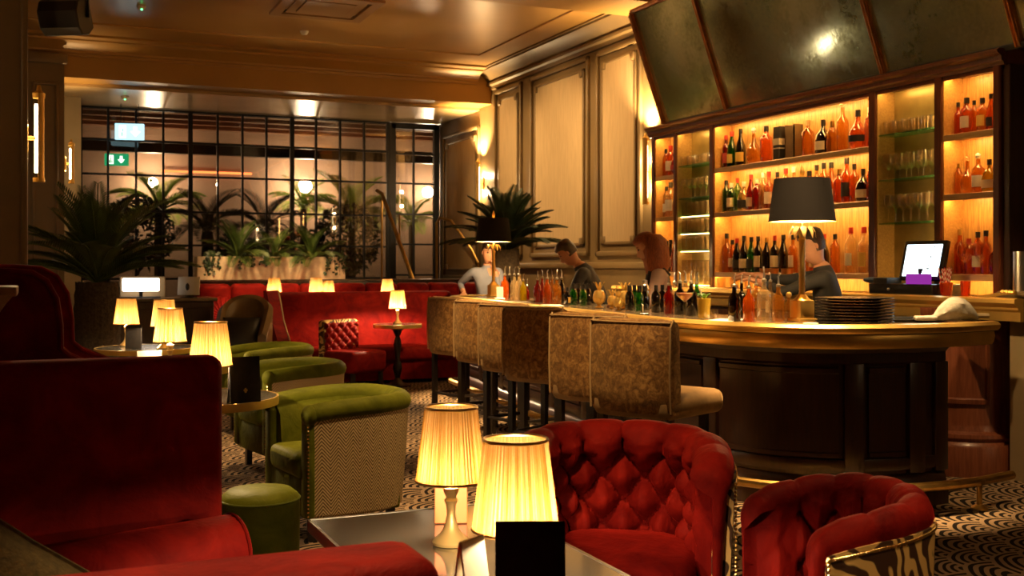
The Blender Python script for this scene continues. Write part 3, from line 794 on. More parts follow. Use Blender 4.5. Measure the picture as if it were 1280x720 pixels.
# ------------------------------------------------------------------ lamps
def table_lamp_proto():
    t = thing('table_lamp', 'x', 'lamp')
    mb = MB(); mb.lathe([(0, 0), (.052, 0), (.054, .008), (.046, .018), (.028, .034), (.018, .055), (.012, .085), (.014, .11), (.020, .124), (.014, .132), (.022, .15), (.022, .160), (.014, .165), (.010, .17), (0, .171)], 20)
    mb.build('base', M['lamp_brass'], t)
    n = 108
    def ring(r, z, amp):
        return [((r+amp*(1 if i % 2 else -1))*math.cos(2*math.pi*i/n), (r+amp*(1 if i % 2 else -1))*math.sin(2*math.pi*i/n), z) for i in range(n)]
    mb = MB(); mb.loft([ring(.1, .18, .0016), ring(.097, .20, .0016), ring(.091, .25, .0016), ring(.085, .30, .0014), ring(.079, .35, .0012), ring(.074, .39, .001)], caps=False)
    sh = mb.build('shade', M['pleat'], t, smooth=60)
    for r, z, k in ((.1, .181, .004), (.074, .388, .004)):
        mb = MB(); mb.tube([(r*math.cos(2*math.pi*i/36), r*math.sin(2*math.pi*i/36), z) for i in range(36)], k, 6, wrap=True, caps=False); mb.build('shade_trim', M['brass_dull'], sh)
    mb = MB(); mb.sphere((0, 0, .255), .014, 10, 8, (1, 1, 1.3)); mb.build('bulb', M['globe_small'], t)
    return t
M['globe_small'] = emis('lamp_bulb', (1.0, .80, .50), 12)
M['lamp_brass'] = plain('satin_lamp_brass', (.80, .58, .24), .42, .55)
LAMP = table_lamp_proto()
lamp_used = [False]
def table_lamp(loc, label, power=5.5, sc=1.0, group='pleated table lamps'):
    if lamp_used[0]: o = copy_tree(LAMP)
    else: o = LAMP; lamp_used[0] = True
    o.location = loc; o.scale = (sc, sc, sc); o.rotation_euler = (0, 0, random.random()*6); tag(o, label, 'lamp', group)
    point((0, 0, .194), power*2.2, (1, .69, .38), .012, o)
    return o

M['lamp_brass'] = M['lamp_brass']
def bar_lamp_proto():
    t = thing('bar_lamp', 'x', 'lamp')
    mb = MB(); mb.rbox(-.055, .055, -.055, .055, 0, .135, .006, 2); mb.rbox(-.068, .068, -.068, .068, 0, .022, .006, 2); mb.lathe([(.058, .135), (.04, .15), (.03, .165), (.014, .18)], 16); mb.build('base', M['brass'], t)
    mb = MB()
    prof = [(.020, .17), (.022, .18)] + [(.018 + (.0025 if k % 2 else 0), .19+.016*k) for k in range(20)] + [(.022, .51), (.026, .52), (.016, .53), (.012, .56)]
    mb.lathe(prof, 14); mb.build('stem', M['brass'], t)
    mb = MB()                         # crown of gilt palm leaves under the shade
    for k in range(9):
        a = 2*math.pi*k/9
        P = [(.012, .52), (.03, .58), (.062, .595), (.08, .565), (.085, .53)]
        rings = []
        for i, (r, z) in enumerate(P):
            wd = (.008, .017, .02, .014, .003)[i]
            x, y = r*math.cos(a), r*math.sin(a); tx, ty = -math.sin(a)*wd, math.cos(a)*wd
            rings.append([(x-tx, y-ty, z), (x, y, z+.006), (x+tx, y+ty, z), (x, y, z-.003)])
        mb.loft(rings)
    mb.build('palm_leaves', M['lamp_brass'], t)
    mb = MB(); mb.lathe([(.208, .63), (.172, .90)], 48, cap=False); sh = mb.build('shade', M['shade_black'], t)
    mb = MB(); mb.lathe([(.205, .632), (.169, .898)], 48, cap=False); mb.build('shade_lining', M['shade_inner'], sh)
    mb = MB(); mb.lathe([(.004, .56), (.006, .9), (.014, .925), (.018, .945), (.012, .96), (.004, .985), (0, .99)], 12); mb.tube([(-.17, 0, .89), (.17, 0, .89)], .004, 6); mb.tube([(0, -.17, .89), (0, .17, .89)], .004, 6); mb.build('finial_rod', M['brass'], t)
    mb = MB(); mb.sphere((0, 0, .70), .03, 12, 8); mb.build('bulb', M['globe_small'], t)
    return t
BL = bar_lamp_proto()
BL.location = (4.44, 5.62, 1.102); tag(BL, 'large gilt palm bar lamp with black shade at the near end of the bar', 'lamp', 'gilt palm bar lamps')
point((0, 0, .655), 28, (1, .62, .25), .03, BL)
b2 = copy_tree(BL); b2.location = (4.83, 11.64, 1.102); b2['label'] = 'smaller-looking gilt palm bar lamp with black shade at the far end of the bar'
point((0, 0, .655), 30, (1, .62, .25), .03, b2)

# ------------------------------------------------------------------ bar stools
def stool_proto():
    t = thing('bar_stool', 'x', 'stool')
    # faces +x, back plane at x = 0, z = 0 floor
    mb = MB()
    n = 9; rings = []
    for i in range(n):
        q = -1 + 2*i/(n-1); y = q*.265; cx = .045*q*q
        w_ = .245
        ring = []
        for (dx, z) in ((-.035, .645), (-.045, .66), (-.055, .78), (-.06, .95), (-.058, 1.12), (-.045, 1.155), (-.015, 1.165), (.02, 1.15), (.035, 1.12), (.04, .95), (.05, .78), (.05, .645)):
            ring.append((cx + dx, y, z - (.012 if abs(q) > .99 else 0)*(1 if z > 1 else 0)))
        rings.append(ring)
    mb.loft(rings); bk = mb.build('backrest', M['brocade'], t, smooth=50)
    mb = MB()
    pts = [(-.058, -.247, .655), (-.068, -.247, .85), (-.062, -.247, 1.12), (-.03, -.244, 1.16)] 
    for s in (-1, 1):
        mb.tube([(a+.048, s*.268, z) for a, y, z in pts], .006, 6)
    mb.tube([(.045*q*q-.053, q*.267, 1.145) for q in [-1+.2*k for k in range(11)]], .006, 6)
    mb.build('piping', M['piping'], bk)
    mb = MB(); mb.rbox(-.02, .57, -.265, .265, .61, .75, .05, 3); mb.build('seat', M['seat_fabric'], t)
    mb = MB(); mb.tube([(.08, -.235, .80), (.08, .235, .80)], .045, 10); mb.build('lumbar_roll', M['seat_fabric'], t)
    for sx, sy in ((.03, -1), (.03, 1), (.41, -1), (.41, 1)):
        mb = MB(); x = sx; y = sy*.215
        mb.loft([[(x*.98-.017+d*.0, y*1.05-.017, 0), (x*.98+.017, y*1.05-.017, 0), (x*.98+.017, y*1.05+.017, 0), (x*.98-.017, y*1.05+.017, 0)], [(x-.022, y-.022, .64), (x+.022, y-.022, .64), (x+.022, y+.022, .64), (x-.022, y+.022, .64)]]) if False else mb.box(x-.021, x+.021, y-.021, y+.021, 0, .64)
        mb.build('leg', M['leg_wood'], t, smooth=0)
    for a, b in (((.41, -.215), (.41, .215)), ((.03, -.215), (.03, .215)), ((.03, -.215), (.41, -.215)), ((.03, .215), (.41, .215))):
        mb = MB(); mb.tube([(a[0], a[1], .24), (b[0], b[1], .24)], .014, 6); mb.build('foot_bar', M['brass_dull'] if a[0] == b[0] == .41 else M['leg_wood'], t)
    return t
M['piping'] = plain('gold_piping', (.48, .33, .15), .6)
M['seat_fabric'] = plain('gold_seat_velvet', (.33, .20, .08), .75, var=.2, scale=20, sheen=.5, sheen_tint=(.8, .55, .25))
ST = [((3.02, 5.30), 25), ((3.12, 6.02), 30), ((3.27, 7.16), 26), ((3.37, 7.94), 20), ((3.47, 8.80), 17), ((3.55, 9.75), 15)]
sl = ['nearest bar stool in gold brocade, its tan seat showing at the right', 'second bar stool from the front, overlapped by the nearest one', 'third bar stool from the front, its brocade back lit on the right edge',
      'fourth bar stool from the front in gold brocade', 'fifth bar stool from the front in gold brocade', 'farthest bar stool in gold brocade, beside the small round table']
s0 = stool_proto()
for i, ((x, y), a) in enumerate(ST):
    o = s0 if i == 0 else copy_tree(s0)
    o.location = (x, y, 0); o.rotation_euler = (0, 0, R(a)); tag(o, sl[i], 'stool', 'bar stools along the bar')
# ------------------------------------------------------------------ green tub chairs
def upath(pts, k=8):
    P = pts + [(x, -y) for x, y in reversed(pts[:-1])]
    return [Vector((p.x, p.y)) for p in catmull([(x, y, 0) for x, y in P], k)]
def vsweep(mb, path, proff):
    """sweep with a profile that changes along the path: proff(t) -> [(offset, z)]"""
    n = len(path); rings = []
    for i, p in enumerate(path):
        t = path[min(i+1, n-1)] - path[max(i-1, 0)]; t.normalize(); nx, ny = -t.y, t.x
        rings.append([(p.x+nx*d, p.y+ny*d, z) for d, z in proff(i/(n-1))])
    return mb.loft(rings)
def green_proto():
    t = thing('tub_chair', 'x', 'chair')
    U = upath([(.30, -.30), (.12, -.335), (-.10, -.335), (-.27, -.235), (-.335, 0)])
    def zt(q): return .70 - .035*abs(2*q-1)**3
    mb = MB(); vsweep(mb, U, lambda q: [(-.045, .13), (-.01, .15), (.012, .40), (.028, zt(q)-.02), (-.03, zt(q)-.02)]); mb.build('outer_shell', M['herring'], t, smooth=40)
    mb = MB(); vsweep(mb, U, lambda q: [(-.03, .30), (-.02, zt(q)-.02), (-.07, zt(q)), (-.105, .62), (-.12, .45), (-.12, .30)]); mb.build('inner_upholstery', M['green'], t, smooth=50)
    mb = MB(); vsweep(mb, U, lambda q: [(-.015 + .058*math.cos(a), zt(q) + .01 + .055*math.sin(a)) for a in [2*math.pi*k/12 for k in range(12)]]); mb.build('top_roll', M['green'], t, smooth=60)
    mb = MB(); mb.rbox(-.22, .34, -.225, .225, .33, .47, .045, 3); mb.build('seat_cushion', M['green'], t)
    mb = MB(); mb.rbox(-.24, .315, -.27, .27, .13, .34, .015, 2); mb.build('seat_base', M['green'], t)
    for s in (-1, 1):
        mb = MB(); mb.rbox(.275, .325, s*.285-.05, s*.285+.05, .14, .66, .022, 3); mb.sphere((.300, s*.300, zt(0)+.01), .058, 14, 8, (.7, 1, .95)); mb.build('arm_front', M['green'], t, smooth=60)
    mb = MB()
    for s in (-1, 1):
        for k in range(24): mb.sphere((.318, s*.335, .16+.02*k), .006, 6, 4)
    tag(mb.build('nailhead_trim', M['nail'], t), kind='stuff')
    for sx in (-.2, .25):
        for sy in (-.22, .22):
            mb = MB(); mb.box(sx-.02, sx+.02, sy-.02, sy+.02, 0, .135); mb.build('leg', M['leg_wood'], t, smooth=0)
    mb = MB(); pp = U[len(U)//2+2]; mb.tube([(pp.x*1.02-.0, pp.y*1.05, .16), (pp.x*1.065, pp.y*1.08, .66)], .004, 6); mb.build('seam', M['piping'], t)
    return t
g0 = green_proto()
for i, (x, y, a, lb) in enumerate([(1.56, 5.98, 188, 'nearest olive velvet tub chair with herringbone back, beside the round pouffe'), (1.72, 7.97, 190, 'middle olive velvet tub chair of the row of three, beyond the near round table'), (1.90, 9.75, 190, 'farthest olive velvet tub chair, only its rolled top showing')]):
    o = g0 if i == 0 else copy_tree(g0)
    o.location = (x, y, 0); o.rotation_euler = (0, 0, R(a)); tag(o, lb, 'chair', 'olive tub chairs')
# pouffe
pf = thing('pouffe', 'round olive velvet pouffe beside the high red booth panel', 'pouffe', (.93, 4.99, 0))
mb = MB(); mb.lathe([(0, .03), (.165, .03), (.172, .05), (.176, .2), (.178, .38), (.17, .42), (.14, .445), (.06, .452), (0, .452)], 36); mb.build('drum', M['green'], pf, smooth=60)
mb = MB(); mb.tube([(.177*math.cos(2*math.pi*k/36), .177*math.sin(2*math.pi*k/36), .405) for k in range(36)], .005, 6, wrap=True, caps=False); mb.build('piping', M['green_dark'], pf)
for k in range(4):
    mb = MB(); a = math.pi/4+math.pi/2*k; mb.lathe([(.018, 0), (.02, .04)], 8, (.12*math.cos(a), .12*math.sin(a), 0)); mb.build('foot', M['leg_wood'], pf)

# ------------------------------------------------------------------ red button-tufted chairs
def tuft(u, v, vmax):
    """puff height 0..1 and button pit for the diamond lattice (u, v in cells)"""
    if v > vmax:
        p = u if (round(vmax*2) % 2 == 0) else u+.5
        ch = abs(math.sin(math.pi*(u+vmax)))**.4
        return .35 + .65*ch
    p, q = u+v, u-v
    h = (abs(math.sin(math.pi*p))*abs(math.sin(math.pi*q)))**.42
    return h
def red_proto():
    t = thing('tufted_armchair', 'x', 'chair')
    U = upath([(.19, -.35), (.06, -.36), (-.12, -.34), (-.28, -.225), (-.34, 0)], 10)
    n = len(U)
    acc = [0]
    for a, b in zip(U, U[1:]): acc.append(acc[-1]+(b-a).length)
    LU = acc[-1]
    def zt(q): return .835 - .055*abs(2*q-1)**2.2
    # outer shell in zebra brocade
    mb = MB(); vsweep(mb, U, lambda q: [(-.04, .14), (.0, .15), (.02, .45), (.035, zt(q)-.035), (-.02, zt(q)-.035), (-.04, .5)]); mb.build('outer_shell', M['zebra'], t, smooth=40)
    # tufted inner face + top, one continuous padded surface
    NS, NZ = 150, 46; rings = []
    cells = 8.0; dv = .175; Z0 = .41; VM = 2.0
    for i in range(NS+1):
        s = LU*i/NS
        j = max(k for k in range(n) if acc[k] <= s+1e-9); j = min(j, n-2)
        f = (s-acc[j])/(acc[j+1]-acc[j]); p = U[j].lerp(U[j+1], f)
        t0 = (U[min(j+2, n-1)]-U[max(j-1, 0)]).normalized(); nx, ny = -t0.y, t0.x
        q = i/NS; ztop = zt(q)
        edge = min(1, min(q, 1-q)/.05)
        ring = []
        for k in range(NZ+1):
            m_ = k/NZ
            if m_ < .78:
                z = .36 + (ztop-.02-.36)*m_/.78
                u = (q-.5)*cells; v = (z-Z0)/dv
                h = tuft(u, v, VM)
                if q < .12 or q > .88: h = .55+.2*h
                d = -.038 - .098*h*edge
            else:
                a = (m_-.78)/.22*math.pi
                u = (q-.5)*cells
                h = tuft(u, 9, VM) if .12 <= q <= .88 else .85
                rr = .044 + .018*h*edge
                d = -.035 - .080*math.cos(a)*(.75+.25*h) * (1 if a < math.pi/2 else .85)
                z = ztop - .02 + rr*math.sin(a)
            ring.append((p.x+nx*d, p.y+ny*d, z))
        for d, z in ((.012, ztop-.06), (.0, .55), (-.02, .16), (-.06, .16)): ring.append((p.x+nx*d, p.y+ny*d, z))
        rings.append(ring)
    def endcap(ring, dx):
        c_ = Vector((sum(q[0] for q in ring)/len(ring), sum(q[1] for q in ring)/len(ring), 0)); out = []
        for k_, adv in ((.93, .022), (.72, .040), (.35, .048)):
            out.append([(c_.x+(q[0]-c_.x)*k_+dx*adv, c_.y+(q[1]-c_.y)*k_, q[2]-(.012 if k_ > .9 else .03 if k_ > .5 else .05)*(1 if q[2] > .6 else -.4)) for q in ring])
        return out
    rings = list(reversed(endcap(rings[0], 1))) + rings + endcap(rings[-1], 1)
    mb = MB(); mb.loft(rings, closed=True, caps=True); bk = mb.build('tufted_back', M['red'], t, smooth=75)
    # buttons
    for r_, v in enumerate((0.0, .5, 1.0, 1.5, 2.0)):
        kk = [x for x in range(-3, 4)] if r_ % 2 == 0 else [x+.5 for x in range(-3, 3)]
        for u in kk:
            q = .5+u/cells; s = LU*q
            j = max(k for k in range(n) if acc[k] <= s+1e-9); j = min(j, n-2); f = (s-acc[j])/(acc[j+1]-acc[j]); p = U[j].lerp(U[j+1], f)
            t0 = (U[min(j+2, n-1)]-U[max(j-1, 0)]).normalized(); nx, ny = -t0.y, t0.x
            mb = MB(); mb.sphere((p.x-nx*.050, p.y-ny*.050, Z0+v*dv), .011, 8, 5); mb.build('button', M['red'], bk)
    mb = MB()
    rings = []
    for (k, z) in ((.94, .34), (1.0, .37), (1.0, .44), (.96, .47), (.82, .485), (.4, .492), (.02, .493)):
        pts = []
        for i in range(32):
            a = 2*math.pi*i/32; x = .31*math.copysign(abs(math.cos(a))**.6, math.cos(a)); y = .265*math.copysign(abs(math.sin(a))**.6, math.sin(a)); pts.append((.04+x*k*.95, y*k, z))
        rings.append(pts)
    mb.loft(rings); mb.build('seat_cushion', M['red'], t, smooth=60)
    mb = MB(); mb.rbox(-.26, .30, -.27, .27, .14, .36, .02, 2); mb.build('seat_base', M['red'], t)
    # nailheads along the top of the outside shell and down the front edge
    mb = MB()
    for i in range(0, NS+1):
        s = LU*i/NS; j = max(k for k in range(n) if acc[k] <= s+1e-9); j = min(j, n-2); f = (s-acc[j])/(acc[j+1]-acc[j]); p = U[j].lerp(U[j+1], f)
        t0 = (U[min(j+2, n-1)]-U[max(j-1, 0)]).normalized(); nx, ny = -t0.y, t0.x
        mb.sphere((p.x+nx*.036, p.y+ny*.036, zt(i/NS)-.045), .0062, 6, 4)
    for s in (-1, 1):
        for k in range(44): mb.sphere((.19, s*.388, .16+.0135*k), .0062, 6, 4)
    tag(mb.build('nailhead_trim', M['nail'], t), kind='stuff')
    for sx in (-.22, .25):
        for sy in (-.24, .24):
            mb = MB(); mb.loft([[(sx-.014, sy-.014, 0), (sx+.014, sy-.014, 0), (sx+.014, sy+.014, 0), (sx-.014, sy+.014, 0)], [(sx-.024, sy-.024, .145), (sx+.024, sy-.024, .145), (sx+.024, sy+.024, .145), (sx-.024, sy+.024, .145)]]); mb.build('leg', M['leg_wood'], t, smooth=0)
    return t
r0 = red_proto(); r0.location = (1.87, 3.36, 0); r0.rotation_euler = (0, 0, R(238)); tag(r0, 'red velvet button-tufted armchair facing the lamps, its seat and deep back in view', 'chair', 'red tufted armchairs')
r1 = copy_tree(r0); r1.location = (1.99, 2.40, 0); r1.rotation_euler = (0, 0, R(166)); r1.scale = (.69, .69, .98); r1['label'] = 'red velvet tufted armchair at lower right with zebra outer side and nailheads'

# ------------------------------------------------------------------ near table with two lamps
nt_ = thing('lounge_table', 'dark glossy rectangular table in the foreground carrying two lamps', 'table', (1.085, 2.80, 0))
mb = MB(); mb.rbox(-.30, .30, -.60, .585, .635, .66, .004, 1); mb.build('table_top', M['gunmetal'], nt_)
mb = MB()
for a, b in (((-.302, -.602), (.302, -.602)), ((.302, -.602), (.302, .587)), ((.302, .587), (-.302, .587)), ((-.302, .587), (-.302, -.602))):
    mb.box(min(a[0], b[0])-.005, max(a[0], b[0])+.005, min(a[1], b[1])-.005, max(a[1], b[1])+.005, .625, .6615)
mb.build('steel_edge', M['steel'], nt_, smooth=0)
for y in (-.38, .38):
    mb = MB(); mb.lathe([(0, 0), (.17, 0), (.17, .012), (.05, .03), (.03, .06), (.03, .6), (.09, .63), (0, .63)], 20, (0, y, 0)); mb.build('pedestal', M['black_metal'], nt_)
lampA = (1.09, 3.12); lampB = (1.013, 2.36)
table_lamp((1.085, 2.93, .6615), 'foreground pleated lamp whose brass base shows fully on the dark table', 4.2)
table_lamp((1.02, 2.325, .6615), 'nearest pleated lamp, its base hidden behind the black menu', 4.2)
def menu(name, loc, rotz, w_, h, label, m, m2=None, open_=24, emblem=False):
    t = thing(name, label, 'menu', loc, rotz)
    for s in (-1, 1):
        M_ = Matrix.Rotation(s*R(90-open_/2)+R(90)*0, 4, 'Z')
        mb = MB(); mb.box(0, .003, 0, w_, 0, h, Matrix.Rotation(R(-90 + s*(open_/2)), 4, 'Z') if False else Matrix.Rotation(s*R(open_/2), 4, 'Z'))
        mb.build('leaf', M[m] if s > 0 or not m2 else M[m2], t, smooth=0)
    return t
M['menu_black'] = plain('black_menu_card', (.018, .015, .013), .85, var=.2, scale=30, spec=.12)
M['menu_red'] = plain('orange_menu_card', (.60, .16, .05), .6)
M['menu_white'] = plain('white_menu_card', (.80, .72, .55), .6)
def flat_card(name, loc, rotz, w_, h, label, m, lean=6, cat='menu', th=.006):
    t = thing(name, label, cat, loc, rotz)
    mb = MB(); mb.rbox(-w_/2, w_/2, -th/2, th/2, 0, h, .002, 1, Matrix.Rotation(R(-lean), 4, 'X')); f = mb.build('cover', M[m], t, smooth=0)
    mb = MB(); mb.rbox(-w_/2, w_/2, -th/2, th/2, 0, h*.995, .002, 1, Matrix.Translation((0, h*math.sin(R(lean))*2.0, 0)) @ Matrix.Rotation(R(lean), 4, 'X')); mb.build('back_leaf', M[m], t, smooth=0)
    return t, f
# black menu in front of the nearer lamp, its bright inner leaf beside it
t, f = flat_card('folded_menu', (.985, 2.165, .6615), -R(23), .153, .232, 'black folded menu standing in front of the nearest lamp', 'menu_black')
t, f = flat_card('folded_menu', (1.17, 3.16, .6615), -R(20), .10, .165, 'orange folded menu standing behind the foreground lamp base', 'menu_red', 5)
t, f = flat_card('folded_menu', (.90, 2.235, .6615), R(30), .085, .19, 'small bright cream card beside the black menu in the foreground', 'menu_white', 9)

# ------------------------------------------------------------------ foreground booth
bt = thing('booth_sofa', 'foreground red velvet booth with tall dark end panel and low near arm', 'sofa', (0, 0, 0))
mb = MB(); mb.rbox(-.95, .555, 3.60, 3.75, .10, 1.16, .035, 3); mb.build('end_panel', M['red'], bt)
mb = MB(); mb.rbox(-.95, .69, 1.88, 2.10, .10, .915, .05, 4); mb.build('near_arm', M['red'], bt, smooth=60)
mb = MB()
for k in range(70): mb.sphere((.675-.0215*k, 1.88, .845), .0065, 6, 4)
for k in range(12): mb.sphere((.69, 1.905+.0155*k, .845), .0065, 6, 4)
tag(mb.build('nailhead_trim', M['nail'], bt), kind='stuff')
mb = MB(); mb.rbox(-1.15, -.93, 1.88, 3.75, .10, 1.16, .05, 3); mb.build('backrest', M['red'], bt)
mb = MB(); mb.rbox(-.95, .50, 2.10, 3.60, .30, .46, .05, 3); mb.build('seat_cushion', M['red'], bt)
mb = MB(); mb.rbox(-.93, .46, 2.10, 3.60, .06, .30, .01, 1); mb.build('seat_base', M['red'], bt)
for x in (-.9, .45):
    for y in (1.98, 3.68):
        mb = MB(); mb.box(x-.03, x+.03, y-.03, y+.03, 0, .11); mb.build('foot', M['leg_wood'], bt, smooth=0)
bo = thing('bolster_cushion', 'red velvet bolster lying against the dark booth panel', 'cushion', (.30, 3.365, .455+.115), R(19))
mb = MB(); mb.tube([(-.42, 0, 0), (-.40, 0, 0), (.27, 0, 0), (.29, 0, 0)], [.09, .113, .113, .09], 28); mb.build('bolster', M['red'], bo, smooth=60)
for x in (-.405, .275):
    mb = MB(); mb.tube([(x, .113*math.cos(2*math.pi*k/28), .113*math.sin(2*math.pi*k/28)) for k in range(28)], .006, 6, wrap=True, caps=False); mb.build('piping', M['red'], bo)
def pillow(name, loc, rot, s, m, label, th=.085):
    t = thing(name, label, 'cushion', loc); t.rotation_euler = rot
    n = 14; top = []; mb = MB()
    for side in (1, -1):
        rows = []
        for i in range(n+1):
            row = []
            for j in range(n+1):
                u, v = -1+2*i/n, -1+2*j/n
                h = max(0, (1-abs(u)**2.6))**.55 * max(0, (1-abs(v)**2.6))**.55
                pinch = 1-.07*(1-abs(u*v))*(u*u+v*v)*.5
                row.append((u*s/2*pinch, v*s/2*pinch, side*th*h))
            rows.append(row)
        mb.loft(rows, closed=False, caps=False)
    mb.build('cover', M[m], t, smooth=70)
    mb = MB(); q = [(-1, -1), (1, -1), (1, 1), (-1, 1)]
    pts = []
    for (a, b), (c_, d_) in zip(q, q[1:]+q[:1]):
        for k in range(8):
            u, v = a+(c_-a)*k/8, b+(d_-b)*k/8; pinch = 1-.07*(1-abs(u*v))*(u*u+v*v)*.5
            pts.append((u*s/2*pinch, v*s/2*pinch, 0))
    mb.tube(pts, .006, 6, wrap=True, caps=False); mb.build('piping', M[m], t)
    return t
pillow('scatter_cushion', (-.13, 2.43, .685), (R(72), R(38), R(10)), .50, 'cushion', 'olive brown scatter cushion at the lower left corner')

# ------------------------------------------------------------------ wingback booth behind
wb = thing('wingback_sofa', 'high-winged red velvet sofa behind the dark booth panel at left', 'sofa', (0, 0, 0))
WP = [(-.95, .12), (-.95, 1.40), (-.55, 1.445), (-.1, 1.45), (.03, 1.44), (.11, 1.395), (.165, 1.30), (.187, 1.16), (.19, 1.03), (.24, .985), (.33, .945), (.42, .905), (.47, .85), (.48, .76), (.46, .12)]
WP0 = WP
for y, nm, kx, ox, oz in ((5.30, 'wing', .74, -.035, -.02), (6.95, 'wing', 1.06, .0, .0)):
    WP = [(a*kx+ox if a > -.5 else a, (1.45-(1.45-z)*(.83 if kx < 1 else 1.06) if z > .2 else z)+oz) for a, z in WP0]
    mb = MB(); n = len(WP)
    vs = [(a, y, z) for a, z in WP] + [(a, y+.12, z) for a, z in WP]
    mb.add(vs, [tuple(range(n)), tuple(range(2*n-1, n-1, -1))] + [(i, n+i, n+(i+1) % n, (i+1) % n) for i in range(n)])
    wg = mb.build(nm, M['red'], wb, smooth=30)
    for yy in (y, y+.12):
        mb = MB(); mb.tube([(a, yy, z) for a, z in WP[1:]], .014, 8); mb.build('piping', M['red'], wg)
mb = MB(); mb.rbox(-1.1, -.88, 5.32, 7.05, .12, 1.42, .05, 3); mb.build('backrest', M['red'], wb)
mb = MB(); mb.rbox(-.9, .26, 5.42, 6.95, .30, .47, .05, 3); mb.build('seat_cushion', M['red'], wb)
mb = MB(); mb.rbox(-.9, .22, 5.42, 6.95, .05, .30, .01, 1); mb.build('seat_base', M['red'], wb)
for x in (-.85, .24):
    for y in (5.36, 7.0):
        mb = MB(); mb.box(x-.03, x+.03, y-.03, y+.03, 0, .13); mb.build('foot', M['leg_wood'], wb, smooth=0)
# tall marble pedestal at the left edge
pd = thing('marble_pedestal', 'cream marble pedestal top cut by the left edge of the picture', 'pedestal', (-.26, 4.6, 0))
mb = MB(); mb.rbox(-.20, .20, -.20, .20, 1.34, 1.375, .006, 2); mb.loft([[(a*k, b*k, z) for a, b in ((-1, -1), (1, -1), (1, 1), (-1, 1))] for k, z in ((.10, 1.19), (.12, 1.25), (.16, 1.31), (.185, 1.34))]); mb.build('top', M['marble'], pd, smooth=0)
mb = MB(); mb.lathe([(.15, 0), (.15, .08), (.09, .12), (.08, .2), (.09, 1.1), (.10, 1.19)], 20); mb.build('column', M['mahogany_dark'], pd)

# ------------------------------------------------------------------ round tables
def round_table(loc, r, label, h=.75, top='gunmetal'):
    t = thing('round_table', label, 'table', loc)
    mb = MB(); mb.lathe([(0, h-.02), (r-.006, h-.02), (r-.006, h), (0, h)], 48); mb.build('table_top', M[top], t, smooth=30)
    mb = MB(); mb.lathe([(r-.006, h-.042), (r+.004, h-.042), (r+.006, h-.02), (r+.004, h+.002), (r-.006, h+.002)], 48, cap=False); mb.build('brass_edge', M['brass'], t, smooth=50)
    mb = MB(); mb.lathe([(0, 0), (r*.55, 0), (r*.55, .015), (r*.3, .04), (.05, .07), (.03, .10), (.045, .16), (.06, .22), (.045, .28), (.028, .32), (.035, .42), (.05, .50), (.04, .56), (.026, .60), (.06, .68), (.12, h-.04), (0, h-.04)], 24); mb.build('turned_pedestal', M['leg_wood'], t)
    return t
round_table((.80, 6.06, 0), .42, 'near round brass-edged table with a black menu, half hidden by the booth panel')
round_table((.85, 7.98, 0), .42, 'second round brass-edged table further along the left row')
round_table((.88, 9.95, 0), .42, 'third round brass-edged table at the far end of the left row')
round_table((4.03, 12.75, 0), .29, 'small round brass-edged table with a lamp in front of the red sofa', .75)
table_lamp((.818, 5.72, .752), 'pleated lamp on the near round table, just above the booth panel', 4.5, 1.07)
table_lamp((.83, 7.66, .752), 'pleated lamp on the second round table of the left row', 4.5, 1.07)
table_lamp((1.0, 9.68, .752), 'pleated lamp half hidden behind the lamp on the second round table', 4.5, 1.07)
table_lamp((.735, 10.17, .752), 'small distant pleated lamp below the bright white panel on the left', 4.5, 1.07)
table_lamp((4.03, 12.75, .752), 'pleated lamp on the small round table before the red sofa', 15, 1.05)
t, f = flat_card('folded_menu', (.99, 5.70, .752), R(12), .165, .235, 'black folded menu with a small emblem on the near round table', 'menu_black', 5)
mb = MB(); MM = Matrix.Rotation(R(-5), 4, 'X')
for (x, z, r) in ((0, .055, .006), (-.006, .063, .005), (.006, .063, .005), (0, .07, .005)): mb.lathe([(0, -.0006), (r, -.0006), (r, .0006), (0, .0006)], 10, M=MM @ Matrix.Translation((x, -.0045, z)) @ Matrix.Rotation(R(90), 4, 'X'))
mb.build('emblem', M['brass_dull'], f, smooth=0)
t, f = flat_card('folded_menu', (.70, 7.62, .752), R(8), .16, .14, 'cream card added in place of a glowing shape on the second round table', 'menu_white', 14)  # added card stands in for a glowing lamp-like shape
t, f = flat_card('folded_menu', (.76, 9.78, .752), -R(15), .13, .20, 'dark menu under the distant lamp on the third round table', 'menu_black', 6)
cd = thing('candle_holder', 'small lit candle in a glass on the second round table', 'candle', (.60, 7.82, .752))
mb = MB(); mb.lathe([(0, 0), (.03, 0), (.033, .06), (.03, .06), (.027, .006), (0, .006)], 16); mb.build('glass', M['g_clear'], cd)
mb = MB(); mb.lathe([(0, .006), (.02, .006), (.02, .03), (0, .03)], 12); mb.build('wax', M['bone'], cd)
mb = MB(); mb.lathe([(0, .03), (.005, .036), (.004, .046), (0, .055)], 8); mb.build('flame', M['candle'], cd)

# ------------------------------------------------------------------ far seating
mb = MB(); mb.box(1.85, 6.3, 15.0, 15.3, 0, 1.235); pw = struct(mb.build('wall_planter_partition', M['mahogany_dark'], smooth=0))
mb = MB(); mb.rbox(1.82, 6.33, 14.96, 15.34, 1.235, 1.27, .01, 1); mb.build('capping', M['mahogany_dark'], pw)
bq = thing('banquette', 'long red velvet banquette below the cream planter', 'sofa', (0, 0, 0))
for k in range(9):
    x0 = 1.92+k*.46
    mb = MB(); mb.rbox(x0, x0+.455, 14.72, 14.98, .42, 1.22, .07, 3); mb.build('back_cushion', M['red'], bq, smooth=60)
mb = MB(); mb.rbox(1.92, 6.06, 14.28, 14.78, .28, .46, .05, 3); mb.build('seat_cushion', M['red'], bq)
mb = MB(); mb.box(1.94, 6.04, 14.34, 14.98, .0, .28); mb.build('seat_base', M['mahogany_dark'], bq, smooth=0)
